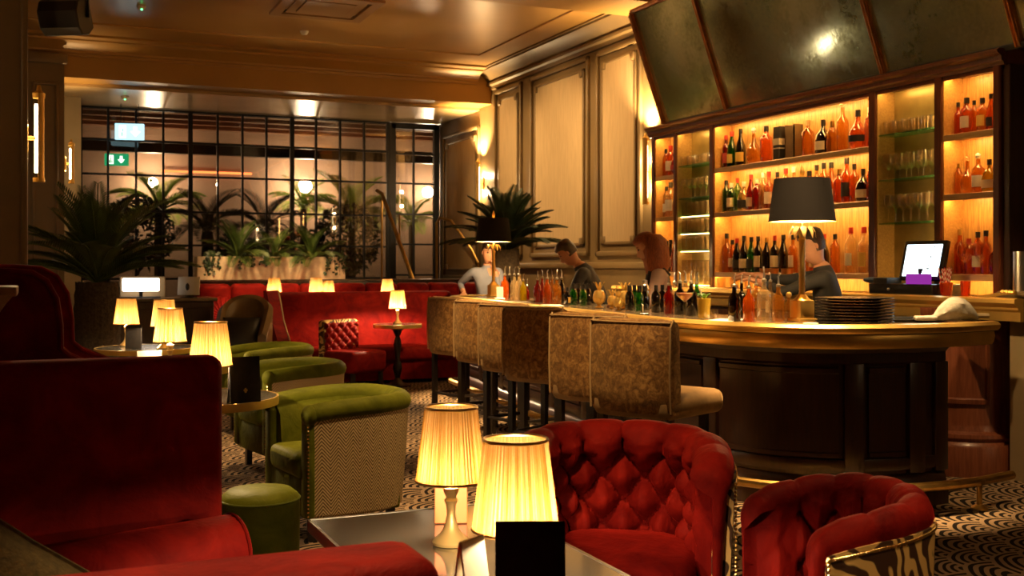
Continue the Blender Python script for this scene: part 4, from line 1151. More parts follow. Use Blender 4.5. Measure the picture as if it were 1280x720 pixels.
# gathered red fan cushion at its left end
fc = thing('fan_cushion', 'gathered red satin cushion at the left end of the banquette', 'cushion', (2.22, 14.62, .80)); fc.rotation_euler = (R(80), 0, R(8))
mb = MB(); n = 40; rings = []
for r, h in ((.02, .02), (.06, .055), (.14, .075), (.22, .05), (.26, 0), (.22, -.05), (.10, -.07), (.01, -.05)):
    rings.append([(r*(1+.04*math.cos(math.pi*i))*math.cos(2*math.pi*i/n), r*(1+.04*math.cos(math.pi*i))*math.sin(2*math.pi*i/n), h+.008*math.cos(math.pi*i)) for i in range(n)])
mb.loft(rings); mb.build('pleated_cover', M['red'], fc, smooth=70)
mb = MB(); mb.sphere((0, 0, .03), .025, 10, 6); mb.build('centre_button', M['red'], fc)
# console ledge behind the sofa with three little lamps
cs = thing('sofa_console', 'narrow dark console behind the red sofa carrying small lamps', 'console', (0, 0, 0))
mb = MB(); mb.rbox(2.6, 5.0, 13.84, 14.16, .90, .93, .005, 1); mb.build('top', M['mahogany_dark'], cs)
for x in (2.65, 4.95):
    mb = MB(); mb.box(x-.03, x+.03, 13.87, 14.13, 0, .9); mb.build('end_support', M['mahogany_dark'], cs, smooth=0)
table_lamp((2.79, 14.0, .932), 'small lamp behind the red sofa, left of the pair', 4, .95)
table_lamp((3.33, 14.0, .932), 'left lamp of the close pair behind the red sofa', 4, .95)
table_lamp((3.50, 14.05, .932), 'right lamp of the close pair behind the red sofa', 4, .85)
table_lamp((4.30, 14.05, .932), 'small lamp behind the red sofa, above the round table lamp', 4, .9)
# high-backed red sofa facing the camera
sf = thing('velvet_sofa', 'high-backed red velvet sofa behind the small round table', 'sofa', (0, 0, 0))
mb = MB(); mb.rbox(2.66, 5.02, 13.50, 13.74, .12, 1.13, .06, 3); mb.build('backrest', M['red'], sf, smooth=60)
mb = MB(); q = [(12.85, .12), (12.85, .58), (12.98, .66), (13.2, .80), (13.38, 1.02), (13.52, 1.15), (13.72, 1.15), (13.72, .12)]; n = len(q)
mb.add([(2.60, a, z) for a, z in q] + [(2.74, a, z) for a, z in q], [tuple(range(n)), tuple(range(2*n-1, n-1, -1))] + [(i, n+i, n+(i+1) % n, (i+1) % n) for i in range(n)])
wg = mb.build('wing', M['red'], sf, smooth=30)
mb = MB(); mb.tube([(2.745, a, z) for a, z in q[1:-1]], .008, 6); mb.build('piping', M['piping'], wg)
mb = MB(); mb.rbox(2.74, 5.0, 12.95, 13.52, .28, .46, .05, 3); mb.build('seat_cushion', M['red'], sf)
mb = MB(); mb.box(2.74, 5.0, 13.0, 13.6, .05, .28); mb.build('seat_base', M['red'], sf, smooth=0)
for x in (2.68, 4.95):
    mb = MB(); mb.box(x-.03, x+.03, 12.98, 13.04, 0, .12); mb.build('foot', M['leg_wood'], sf, smooth=0)
    mb = MB(); mb.box(x-.03, x+.03, 13.64, 13.70, 0, .12); mb.build('foot', M['leg_wood'], sf, smooth=0)
# little square tufted chair
ch = thing('slipper_chair', 'small red tufted slipper chair with nailhead side, left of the round table', 'chair', (3.42, 12.55, 0), R(-62))
NS, NZ = 48, 36; rings = []
for i in range(NS+1):
    y = -.26+.52*i/NS; ring = []
    for k in range(NZ+1):
        z = .40+.40*k/NZ; h = tuft((y)/.13, (z-.46)/.12, 9) * min(1, (NZ-k)/3, (i+.01)/2, (NS-i+.01)/2)
        ring.append((-.20+.05*h, y, z))
    rings.append(ring)
mb = MB(); mb.loft(rings, closed=False, caps=False); mb.build('tufted_back', M['red'], ch, smooth=75)
mb = MB(); mb.rbox(-.31, -.19, -.27, .27, .18, .82, .03, 3); mb.build('back_frame', M['zebra'], ch)
mb = MB(); mb.rbox(-.22, .30, -.28, .28, .22, .47, .05, 3); mb.build('seat', M['red'], ch)
mb = MB()
for s in (-1, 1):
    for k in range(24): mb.sphere((-.20, s*.273, .24+.024*k), .009, 6, 4)
tag(mb.build('nailhead_trim', M['nail'], ch), kind='stuff')
for sx in (-.24, .24):
    for sy in (-.22, .22):
        mb = MB(); mb.box(sx-.02, sx+.02, sy-.02, sy+.02, 0, .23); mb.build('leg', M['leg_wood'], ch, smooth=0)
# brown armchair at the end of the sofa
bc = thing('brown_armchair', 'brown high-backed armchair with a black cushion beyond the green chairs', 'chair', (2.20, 12.75, 0), R(-110))
M['brown'] = plain('olive_brown_leather', (.17, .11, .045), .5, var=.2, scale=6)
U = upath([(.25, -.27), (.05, -.29), (-.13, -.28), (-.26, -.17), (-.29, 0)])
mb = MB(); vsweep(mb, U, lambda q: [(-.08, .14), (.0, .14), (.02, 1.08-.42*abs(2*q-1)**2), (-.03, 1.12-.42*abs(2*q-1)**2), (-.08, 1.08-.42*abs(2*q-1)**2)]); mb.build('shell', M['brown'], bc, smooth=45)
mb = MB(); mb.rbox(-.22, .27, -.22, .22, .28, .46, .04, 3); mb.build('seat', M['brown'], bc)
for sx in (-.17, .2):
    for sy in (-.18, .18):
        mb = MB(); mb.box(sx-.02, sx+.02, sy-.02, sy+.02, 0, .29); mb.build('leg', M['leg_wood'], bc, smooth=0)
pillow('scatter_cushion', (2.13, 12.62, .68), (R(62), 0, R(-20)), .42, 'black_matt', 'black scatter cushion on the brown armchair')
# ------------------------------------------------------------------ ceiling fittings
vn = thing('air_vent', 'square bronze ceiling air vent at the top of the picture', 'vent', (3.15, 12.75, CEIL))
mb = MB()
for k, (a, b) in enumerate(((.56, .44), (.40, .30))):
    for (x0, x1, y0, y1) in ((-a, a, b, a), (-a, a, -a, -b), (-a, -b, -b, b), (b, a, -b, b)): mb.box(x0, x1, y0, y1, -.035+.012*k, 0)
mb.build('frame', M['grille'], vn, smooth=0)
mb = MB(); mb.box(-.29, .29, -.29, .29, -.03, -.01); mb.build('centre_panel', M['grille'], vn, smooth=0)
for s in (-1, 1):
    for k in range(3):
        mb = MB(); mb.box(-.42, .42, s*(.315+.04*k)-.006, s*(.315+.04*k)+.006, -.02, -.004); mb.build('slat', M['vent_dark'], vn, smooth=0)
def detector(loc, label, led=True):
    t = thing('smoke_detector', label, 'detector', loc)
    mb = MB(); mb.lathe([(0, -.05), (.03, -.05), (.045, -.03), (.055, -.012), (.055, 0), (0, 0)], 18); mb.build('body', M['bone'], t)
    if led:
        mb = MB(); mb.sphere((0, -.03, -.045), .012, 8, 6); mb.build('indicator_light', M['green_led'], t)
detector((3.22, 14.2, CEIL), 'small white ceiling detector below the air vent', False)
detector((1.15, 13.6, CEIL), 'ceiling detector with green light above the beam at left')
detector((1.22, 17.2, 3.97), 'detector with green light on the low ceiling before the glazing')
sp_ = thing('wall_speaker', 'black loudspeaker bracketed high on the left pier', 'speaker', (.20, 8.5, 3.24), R(-30))
mb = MB(); 
rings = []
for z, k in ((-.15, .93), (-.14, 1), (.14, 1), (.15, .93)):
    rings.append([(x*k, y*k, z) for x, y in ((-.10, .10), (.10, .10), (.135, .02), (.12, -.07), (.06, -.115), (-.06, -.115), (-.12, -.07), (-.135, .02))])
Mx = Matrix.Rotation(R(90), 4, 'Y') @ Matrix.Rotation(R(20), 4, 'Z')
mb.loft(rings, M=Mx); mb.build('cabinet', M['speaker'], sp_)
mb = MB(); mb.tube([(-.16, .02, .0), (-.16, .02, .14), (.16, .02, .14), (.16, .02, 0)], .012, 6); mb.tube([(0, .02, .14), (-.05, .10, .17), (-.24, -.14, .17)], .014, 6); mb.build('bracket', M['black_metal'], sp_)

# ------------------------------------------------------------------ exit signs
def exit_sign(loc, w_, h, label, white, rotz):
    t = thing('exit_sign', label, 'sign', loc, rotz)
    mb = MB(); mb.rbox(-w_/2, w_/2, -.02, .02, -h/2, h/2, .006, 1); mb.build('light_box', M['exit_white'] if white else M['exit_green'], t, smooth=0)
    mb = MB(); mb.tube([(-w_*.3, 0, h/2), (-w_*.3, 0, 3.96-loc[2])], .006, 6); mb.tube([(w_*.3, 0, h/2), (w_*.3, 0, 3.96-loc[2])], .006, 6); mb.build('hanger', M['black_metal'], t)
    y = -.0215
    mb = MB()                      # running figure in a doorway
    mb.box(-w_*.34, -w_*.12, y-.001, y, -h*.36, h*.36); mb.build('doorway', M['exit_pic'], t, smooth=0)
    mb = MB(); c_ = -w_*.23
    mb.box(c_-.02*w_, c_+.03*w_, y-.003, y-.001, -h*.02, h*.2); mb.box(c_-.02*w_, c_+.02*w_, y-.003, y-.001, h*.22, h*.32)
    mb.box(c_-.06*w_, c_, y-.003, y-.001, -h*.3, -h*.02); mb.box(c_+.02*w_, c_+.07*w_, y-.003, y-.001, -h*.3, -h*.05); mb.build('running_figure', M['exit_green'], t, smooth=0)
    mb = MB(); a = w_*.2; s = h*.3
    v = [(a-.35*s, 1.0*s), (a+.35*s, 1.0*s), (a+.35*s, .05*s), (a+.95*s, .05*s), (a, -1.0*s), (a-.95*s, .05*s), (a-.35*s, .05*s)]
    n = len(v); mb.add([(x, y-.002, z) for x, z in v] + [(x, y, z) for x, z in v], [tuple(range(n)), tuple(range(2*n-1, n-1, -1))] + [(i, n+i, n+(i+1) % n, (i+1) % n) for i in range(n)])
    mb.build('down_arrow', M['exit_pic'] if not white else M['exit_pic'], t, smooth=0)
    return t
exit_sign((1.34, 17.9, 3.53), .43, .25, 'larger pale lit exit sign hanging in front of the glazing', True, -R(12))
exit_sign((1.24, 19.3, 3.22), .38, .20, 'smaller green lit exit sign behind the glass', False, -R(12))

# ------------------------------------------------------------------ stair handrail by the door
hr = thing('stair_handrail', 'slanting brass stair handrail before the glazed door', 'handrail', (0, 0, 0))
mb = MB(); mb.tube([(5.18, 17.5, 2.70), (5.20, 17.3, 2.64), (5.25, 15.95, 1.34), (5.26, 15.8, 1.20)], .032, 8); mb.build('rail', M['brass_dull'], hr)
for p, z in (((5.20, 17.3), 2.62), ((5.255, 15.85), 1.24)):
    mb = MB(); mb.tube([(p[0], p[1], 0), (p[0], p[1], z)], .018, 8); mb.build('post', M['brass_dull'], hr)
hr = thing('stair_handrail', 'short curved brass handrail post at the right of the glazed door', 'handrail', (0, 0, 0))
mb = MB(); mb.tube([(6.15, 17.3, 1.0), (6.15, 17.3, 2.18), (6.19, 17.24, 2.26), (6.30, 17.0, 2.2), (6.42, 16.4, 1.72), (6.46, 16.2, 1.5)], .024, 8); mb.build('rail', M['brass_dull'], hr)
mb = MB(); mb.tube([(6.15, 17.3, 0), (6.15, 17.3, 1.0)], .02, 8); mb.build('post', M['brass_dull'], hr)
mb = MB(); mb.tube([(6.46, 16.2, 0), (6.46, 16.2, 1.5)], .02, 8); mb.build('post', M['brass_dull'], hr)

# ------------------------------------------------------------------ service station at far left
ss = thing('service_station', 'dark wooden service counter behind the big cycad', 'counter', (1.32, 13.6, 0))
mb = MB(); mb.rbox(-.62, .62, -.3, .3, 0, 1.04, .01, 1); mb.build('cabinet', M['mahogany_dark'], ss)
mb = MB(); mb.rbox(-.66, .66, -.34, .34, 1.04, 1.08, .01, 1); mb.build('top', M['counter_stone'], ss)
mb = MB(); mb.rbox(-.40, .12, .18, .24, 1.08, 1.33, .01, 1); mb.build('upstand', M['brown'], ss)
for x in (-.33, .33):
    mb = MB(); mb.rbox(x-.26, x+.26, -.312, -.298, .12, .96, .01, 1); mb.build('door', M['mahogany_dark'], ss)
lp_ = thing('light_panel', 'bright white light panel above the small distant lamp at left', 'light', (1.14, 13.55, 1.08), -R(10))
mb = MB(); mb.rbox(-.205, .205, -.025, .025, .08, .23, .01, 1); mb.build('panel', M['sign_white'], lp_)
mb = MB(); mb.rbox(-.22, .22, -.06, .06, 0, .015, .004, 1); mb.box(-.02, .02, -.01, .01, .01, .09); mb.build('stand', M['black_metal'], lp_)
dv_ = thing('tablet_stand', 'white tablet on a stand, its back to us, on the service counter', 'tablet', (1.66, 13.42, 1.08), -R(24))
mb = MB(); mb.rbox(-.13, .13, -.012, .012, .03, .25, .008, 2, Matrix.Rotation(R(-10), 4, 'X')); mb.build('tablet', M['bone'], dv_)
mb = MB(); mb.sphere((.0, -.028, .13), .035, 12, 8, (.7, .25, 1.25)); mb.build('dark_mark', M['black_matt'], dv_)
mb = MB(); mb.rbox(-.08, .08, -.06, .08, 0, .012, .004, 1); mb.tube([(0, .05, .01), (0, .02, .12)], .012, 8); mb.build('stand', M['black_metal'], dv_)

# ------------------------------------------------------------------ bottles
PROF = {
 'tall': [(.0, 0), (.036, 0), (.038, .006), (.038, .19), (.034, .21), (.018, .235), (.0135, .25), (.0135, .292)],
 'bordeaux': [(.0, 0), (.036, 0), (.0375, .005), (.0375, .18), (.033, .20), (.016, .222), (.014, .24), (.014, .30)],
 'burgundy': [(.0, 0), (.038, 0), (.040, .006), (.040, .14), (.034, .175), (.02, .215), (.014, .245), (.014, .295)],
 'squat': [(.0, 0), (.050, 0), (.054, .008), (.055, .10), (.048, .135), (.03, .16), (.016, .18), (.014, .20), (.014, .235)],
 'cognac': [(.0, 0), (.035, 0), (.048, .02), (.056, .07), (.05, .115), (.03, .145), (.015, .17), (.0135, .235)],
 'gin': [(.0, 0), (.040, 0), (.043, .006), (.045, .15), (.045, .175), (.02, .205), (.016, .215), (.016, .26)],
 'flask': [(.0, 0), (.034, 0), (.036, .004), (.036, .12), (.032, .14), (.013, .165), (.012, .20)],
 'mini': [(.0, 0), (.024, 0), (.026, .004), (.026, .085), (.020, .10), (.010, .118), (.010, .14)],
}
CAPZ = {k: (v[-1][0], v[-1][1]) for k, v in PROF.items()}
LABZ = {'tall': (.05, .13), 'bordeaux': (.045, .14), 'burgundy': (.035, .11), 'squat': (.03, .09), 'cognac': (.045, .085), 'gin': (.045, .13), 'flask': (.03, .09), 'mini': (.02, .065)}
_bm = {}
def bmesh_for(kind, part):
    key = (kind, part)
    if key in _bm: return _bm[key]
    mb = MB()
    if part == 'glass': mb.lathe(PROF[kind] + [(.0, PROF[kind][-1][1])], 16)
    elif part == 'label':
        z0, z1 = LABZ[kind]; r = max(p[0] for p in PROF[kind])+.0012
        mb.lathe([(r-.0008, z0), (r, z0), (r, z1), (r-.0008, z1)], 12, a0=100, a1=260, cap=False)
    elif part == 'cap':
        r, z = CAPZ[kind]; mb.lathe([(r+.003, z-.035), (r+.003, z+.006), (0, z+.006)], 12, cap=False)
    elif part == 'pourer':
        r, z = CAPZ[kind]; mb.lathe([(r, z-.005), (r+.002, z+.01), (.006, z+.016), (.0045, z+.05), (0, z+.05)], 10, cap=False); mb.tube([(0, 0, z+.04), (.002, 0, z+.055), (-.012, 0, z+.075)], .004, 6)
    elif part == 'stopper':
        r, z = CAPZ[kind]; mb.sphere((0, 0, z+.018), .02, 12, 8); mb.lathe([(r, z-.01), (r, z+.008)], 10)
    _bm[key] = mb.mesh('bottle_'+part, 40); return _bm[key]
def bottle(loc, kind, glass, label, lab=None, top='cap', topm='cap_black', sc=1.0, rotz=0, group='bottles', cat='bottle'):
    me = bmesh_for(kind, 'glass')
    o = link('bottle', me, M[glass], None, loc, rotz); omat(o, M[glass]); o.scale = (sc, sc, sc)
    if lab:
        c_ = link('label', bmesh_for(kind, 'label'), M[lab], o); omat(c_, M[lab])
    if top:
        c_ = link(top, bmesh_for(kind, top), M[topm], o); omat(c_, M[topm])
    tag(o, label, cat, group)
    return o
ORD = ['first', 'second', 'third', 'fourth', 'fifth', 'sixth', 'seventh', 'eighth', 'ninth', 'tenth', 'eleventh', 'twelfth', 'thirteenth', 'fourteenth', 'fifteenth', 'sixteenth', 'seventeenth', 'eighteenth', 'nineteenth', 'twentieth', 'twenty-first', 'twenty-second', 'twenty-third', 'twenty-fourth']
CN = {'g_clear': 'clear', 'g_amber': 'amber', 'g_orange': 'orange', 'g_gold': 'golden', 'g_green': 'green', 'g_pale_green': 'pale green', 'g_dark': 'dark', 'g_red': 'red', 'g_pink': 'pink', 'g_yellow': 'yellow', 'g_milky': 'pale'}
LN = {'label_cream': 'cream', 'label_yellow': 'yellow', 'label_black': 'black', 'label_white': 'white', 'label_red': 'red'}
KN = {'tall': 'tall', 'bordeaux': 'straight', 'burgundy': 'sloping', 'squat': 'squat', 'cognac': 'round', 'gin': 'broad', 'flask': 'small', 'mini': 'tiny'}
def shelf_row(z, x, items, where, group):
    x = min(x, 6.29)
    bay = min((S1, S3, S5), key=lambda s: abs((s[0]+s[1])/2-sum(i[0] for i in items)/len(items)))
    rad = [max(q[0] for q in PROF[i[1]])*i[6]*1.12 for i in items]
    lo, hi = bay[0]+.012, bay[1]-.020
    fit = min(1.0, (hi-lo)/(2.04*sum(rad)))
    items = [(*i[:6], i[6]*fit) for i in items]; rad = [r_*fit*1.01 for r_ in rad]
    ys_ = [i[0] for i in items]
    for q in range(len(ys_)):
        ys_[q] = min(ys_[q], hi-rad[q] if q == 0 else ys_[q-1]-rad[q-1]-rad[q])
    for q in range(len(ys_)-1, -1, -1):
        ys_[q] = max(ys_[q], lo+rad[q] if q == len(ys_)-1 else ys_[q+1]+rad[q+1]+rad[q])
    items = [(ys_[q], *items[q][1:]) for q in range(len(items))]
    for i, (y, kind, g, lab, top, tm, sc) in enumerate(items):
        nm = '%s %s%s bottle, %s from left %s' % (KN[kind], CN[g], (' %s-labelled' % LN[lab]) if lab else '', ORD[i], where)
        bottle((min(x, 6.365-.06*sc*1.12) + random.uniform(-.004, .004), y, z+.003), kind, g, nm, lab, top, tm, sc*1.12, random.uniform(-.5, .5), group)
def yof(px, X=6.28):
    a = (px-640)/1371.0; th = R(YAW)
    return X*(math.cos(th)-math.sin(th)*a)/(math.cos(th)*a+math.sin(th))
T = 'tall'; BO = 'bordeaux'; BU = 'burgundy'; SQ = 'squat'; CO = 'cognac'; GI = 'gin'; FL = 'flask'
top3 = [(yof(900), BO, 'g_red', 'label_red', 'cap', 'cap_red', .95), (yof(908), BU, 'g_green', 'label_yellow', 'cap', 'cap_red', 1.05), (yof(925), BU, 'g_dark', 'label_yellow', 'cap', 'cap_black', 1.08),
        (yof(941), CO, 'g_gold', None, 'stopper', 'bone', 1.15), (yof(957), GI, 'g_orange', None, 'cap', 'cap_black', 1.15), (yof(1009), GI, 'g_amber', None, 'cap', 'cork', 1.08),
        (yof(1028), SQ, 'g_dark', 'label_cream', 'cap', 'cap_black', 1.12), (yof(1040), FL, 'g_gold', None, 'cap', 'cap_gold', 1.2), (yof(1052), T, 'g_gold', None, 'stopper', 'g_clear', 1.15), (yof(1072), CO, 'g_orange', 'label_black', 'cap', 'cap_black', 1.22), (yof(1086), T, 'g_pink', None, 'cap', 'bone', 1.0)]
shelf_row(2.42, 6.33, top3, 'on the top shelf of the wide bay', 'bottles on the top shelf')
pick = ['g_amber', 'g_orange', 'g_gold', 'g_amber', 'g_milky', 'g_orange', 'g_dark', 'g_pink', 'g_red']
labs = [None, 'label_cream', 'label_white', None, 'label_black', 'label_cream', 'label_yellow']
tops = [('cap', 'cap_black'), ('cap', 'cap_gold'), ('cap', 'cap_red'), ('stopper', 'cork'), ('cap', 'cap_black')]
mid = [(901, T, 'g_green', None, 'cap', 'cap_black'), (908, GI, 'g_green', 'label_cream', 'cap', 'bone'), (918, T, 'g_pale_green', None, 'cap', 'cap_red'), (926, SQ, 'g_milky', 'label_black', 'cap', 'bone'), (934, BU, 'g_red', 'label_cream', 'cap', 'cap_red'), (944, GI, 'g_red', None, 'cap', 'bone'), (952, T, 'g_milky', None, 'cap', 'bone'), (960, BO, 'g_pink', 'label_white', 'cap', 'cap_red'),
       (971, BU, 'g_amber', None, 'cap', 'cap_black'), (981, T, 'g_gold', 'label_cream', 'cap', 'cap_red'), (991, BO, 'g_milky', None, 'cap', 'bone'), (1001, T, 'g_amber', 'label_white', 'cap', 'cap_gold'), (1011, GI, 'g_orange', None, 'cap', 'cap_black'), (1020, BO, 'g_milky', 'label_cream', 'cap', 'cap_black'), (1029, T, 'g_gold', None, 'cap', 'cap_black'), (1038, BU, 'g_amber', 'label_cream', 'cap', 'cap_black'), (1047, GI, 'g_orange', None, 'cap', 'cap_gold'), (1057, BO, 'g_orange', 'label_black', 'cap', 'cap_black'), (1066, T, 'g_amber', None, 'cap', 'cap_black'), (1076, SQ, 'g_dark', 'label_cream', 'cap', 'cap_black'), (1086, BO, 'g_orange', None, 'cap', 'bone')]
shelf_row(1.98, 6.31, [(yof(a), b, c_, d, e_, f_, random.uniform(.95, 1.12)) for a, b, c_, d, e_, f_ in mid], 'on the middle shelf of the wide bay', 'bottles on the middle shelf')
low = [(901, BO, 'g_gold', None, 'cap', 'cap_black', 1.12), (911, T, 'g_amber', 'label_cream', 'cap', 'cap_black', .95), (920, BU, 'g_dark', 'label_black', 'cap', 'cap_red', .98), (929, BU, 'g_dark', 'label_cream', 'cap', 'cap_black', 1.05), (938, BU, 'g_green', 'label_black', 'cap', 'cap_black', 1.0), (947, BO, 'g_dark', 'label_cream', 'cap', 'cap_black', 1.0), (957, BU, 'g_dark', None, 'cap', 'cap_gold', .97), (967, BO, 'g_dark', 'label_cream', 'cap', 'cap_red', 1.0), (978, BU, 'g_dark', None, 'cap', 'cap_black', 1.03), (990, BO, 'g_amber', 'label_white', 'cap', 'cap_black', 1.0), (1003, T, 'g_gold', None, 'cap', 'cap_black', 1.0), (1016, BO, 'g_orange', 'label_cream', 'cap', 'cap_black', 1.0), (1029, BU, 'g_dark', None, 'cap', 'cap_red', 1.0), (1043, T, 'g_amber', None, 'cap', 'cap_black', 1.0), (1063, T, 'g_milky', 'label_white', 'cap', 'cap_red', 1.15), (1079, BO, 'g_milky', 'label_yellow', 'cap', 'cap_red', 1.12), (1088, T, 'g_clear', None, 'cap', 'cap_red', 1.0)]
shelf_row(1.39, 6.33, [(yof(a), *r_) for a, *r_ in low], 'on the bottom shelf of the wide bay', 'bottles on the bottom shelf')
r1 = [(823, T, 'g_gold', None, 'cap', 'cap_black', .9), (830, GI, 'g_orange', 'label_cream', 'cap', 'cap_red', 1.1), (840, CO, 'g_red', 'label_red', 'cap', 'cap_red', 1.1)]
shelf_row(2.42, 6.33, [(yof(a), *r_) for a, *r_ in r1], 'on the upper shelf of the narrow far bay', 'bottles in the narrow far bay')
r1 = [(824, T, 'g_milky', 'label_white', 'cap', 'cap_black', 1.0), (831, GI, 'g_milky', 'label_white', 'cap', 'cap_black', 1.25), (840, SQ, 'g_milky', None, 'stopper', 'bone', 1.1)]
shelf_row(1.98, 6.33, [(yof(a), *r_) for a, *r_ in r1], 'on the lower shelf of the narrow far bay', 'bottles in the narrow far bay')
r1 = [(824, T, 'g_amber', None, 'cap', 'cap_black', 1.0), (833, BO, 'g_dark', 'label_cream', 'cap', 'cap_black', 1.0), (841, BU, 'g_orange', None, 'cap', 'cap_red', 1.0)]
shelf_row(1.39, 6.33, [(yof(a), *r_) for a, *r_ in r1], 'on the lowest shelf of the narrow far bay', 'bottles in the narrow far bay')
r5 = [(1186, BO, 'g_orange', None, 'cap', 'cap_black', .95), (1196, GI, 'g_orange', 'label_cream', 'cap', 'cap_black', 1.2), (1206, T, 'g_amber', None, 'cap', 'cap_black', .95), (1217, GI, 'g_amber', 'label_yellow', 'cap', 'cap_black', 1.1), (1228, BU, 'g_orange', 'label_black', 'cap', 'cap_black', 1.05), (1238, BO, 'g_orange', 'label_cream', 'cap', 'cap_black', 1.1)]
shelf_row(2.42, 6.32, [(yof(a), *r_) for a, *r_ in r5], 'on the top shelf of the near bay', 'bottles in the near bay')
r5 = [(1184, T, 'g_gold', None, 'cap', 'cap_gold', .9), (1197, CO, 'g_gold', None, 'stopper', 'g_clear', 1.2), (1215, GI, 'g_gold', 'label_white', 'stopper', 'bone', 1.15), (1231, SQ, 'g_yellow', 'label_cream', 'cap', 'cap_black', 1.15), (1240, T, 'g_amber', None, 'cap', 'cap_black', 1.0)]
shelf_row(1.98, 6.32, [(yof(a), *r_) for a, *r_ in r5], 'on the middle shelf of the near bay', 'bottles in the near bay')
r5 = [(1184, BO, 'g_orange', None, 'cap', 'cap_gold', 1.1), (1196, GI, 'g_orange', None, 'cap', 'cap_red', 1.0), (1206, T, 'g_orange', 'label_cream', 'cap', 'cap_black', 1.05), (1227, BO, 'g_orange', None, 'cap', 'cap_black', 1.05), (1238, SQ, 'g_red', None, 'cap', 'cap_red', 1.0)]
shelf_row(1.39, 6.40, [(yof(a), *r_) for a, *r_ in r5], 'on the bottom shelf of the near bay', 'bottles in the near bay')
# boxed bottles on the top shelf
bx = thing('bottle_carton', 'tall black gift carton with pale band on the top shelf', 'box', (6.28, yof(975), 2.423))
mb = MB(); mb.rbox(-.045, .045, -.045, .045, 0, .31, .004, 1); mb.build('carton', M['label_black'], bx)
mb = MB(); mb.box(-.0455, .0455, -.0455, .0455, .14, .20); mb.box(-.0455, .0455, -.0455, .0455, .105, .115); mb.build('band', M['label_cream'], bx, smooth=0)
bx = thing('bottle_carton', 'open wooden gift box holding a dark bottle on the top shelf', 'box', (6.30, yof(990), 2.423))
mb = MB(); mb.box(-.05, -.04, -.065, .065, 0, .30); mb.box(.04, .05, -.065, .065, 0, .30); mb.box(-.05, .05, -.065, -.055, 0, .31); mb.box(-.05, .05, .055, .065, 0, .31); mb.build('box', M['brown'], bx, smooth=0)

# ------------------------------------------------------------------ glasses
GP = {
 'wine': [(.0, 0), (.034, 0), (.034, .003), (.006, .008), (.004, .02), (.004, .085), (.012, .095), (.034, .12), (.038, .15), (.031, .195), (.030, .195), (.036, .15), (.032, .122), (.0, .10)],
 'flute': [(.0, 0), (.028, 0), (.028, .003), (.005, .008), (.004, .06), (.016, .085), (.022, .15), (.022, .22), (.021, .22), (.02, .15), (.0, .07)],
 'tumbler': [(.0, 0), (.034, 0), (.038, .09), (.036, .09), (.032, .01), (.0, .01)],
 'highball': [(.0, 0), (.028, 0), (.032, .14), (.030, .14), (.026, .008), (.0, .008)],
 'balloon': [(.0, 0), (.04, 0), (.04, .003), (.006, .008), (.005, .07), (.03, .085), (.056, .13), (.052, .18), (.042, .205), (.041, .205), (.05, .18), (.053, .13), (.0, .075)],
 'coupe': [(.0, 0), (.034, 0), (.034, .003), (.005, .008), (.004, .10), (.02, .112), (.048, .135), (.05, .155), (.049, .155), (.045, .137), (.0, .108)],
}
_gm = {}
def glass(loc, kind, label, group, sc=1.0, name='drinking_glass', cat='glass'):
    if kind not in _gm:
        mb = MB(); mb.lathe(GP[kind], 14, cap=False); _gm[kind] = mb.mesh('glass_'+kind, 40)
    o = link(name, _gm[kind], M['g_clear'], None, loc); o.scale = (sc, sc, sc); tag(o, label, cat, group); return o
for z, kind, n, wd, sc in ((2.50, 'tumbler', 5, 'tumbler', 1.1), (2.16, 'wine', 6, 'wine glass', 1.05), (1.98, 'highball', 7, 'highball glass', 1.0), (1.80, 'highball', 7, 'tall glass', 1.0), (1.62, 'highball', 7, 'tall glass', 1.0), (1.24, 'flute', 7, 'champagne flute', 1.25)):
    for row, x in enumerate((6.245, 6.32)):
        for k in range(n):
            y = S2[1]-.05 - (S2[1]-S2[0]-.1)*k/(n-1)
            glass((x, y + (.02 if row else 0)*(0 if k in (0, n-1) else 1), z+.001), kind, '%s, %s from left, %s row, %s shelf of far mirrored bay' % (wd, ORD[k], ('front', 'back')[row], {2.50: 'top', 2.16: 'second', 1.98: 'third', 1.80: 'fourth', 1.62: 'fifth', 1.24: 'lowest'}[z]), 'glasses in the far mirrored bay, shelf %.2f %s' % (z, ('front', 'back')[row]), sc)
for z, kind, n, wd, sc in ((2.50, 'tumbler', 6, 'tumbler', 1.15), (2.14, 'balloon', 5, 'balloon glass', 1.0), (1.795, 'wine', 7, 'wine glass', 1.15)):
    for row, x in enumerate((6.255, 6.325)):
        for k in range(n):
            y = S4[1]-.06 - (S4[1]-S4[0]-.12)*k/(n-1)
            glass((x, y, z+.001), kind, '%s, %s from left, %s row, %s shelf of near mirrored bay' % (wd, ORD[k], ('front', 'back')[row], {2.50: 'top', 2.14: 'middle', 1.795: 'lower'}[z]), 'glasses in the near mirrored bay, shelf %.2f %s' % (z, ('front', 'back')[row]), sc)
for k, px in enumerate((1207, 1228)):
    glass((6.255, yof(px, 6.255), 1.393), 'balloon', ('left', 'right')[k]+' balloon gin glass in front of the bottles in the near bay', 'balloon glasses in the near bay', 1.15)
for k in range(8):
    glass((6.02+.085*(k % 2), 9.05-.11*k, 1.241), 'tumbler', '%s tumbler from the left on the back bar counter under the flutes' % ORD[k], 'tumblers on the back bar counter', 1.1)
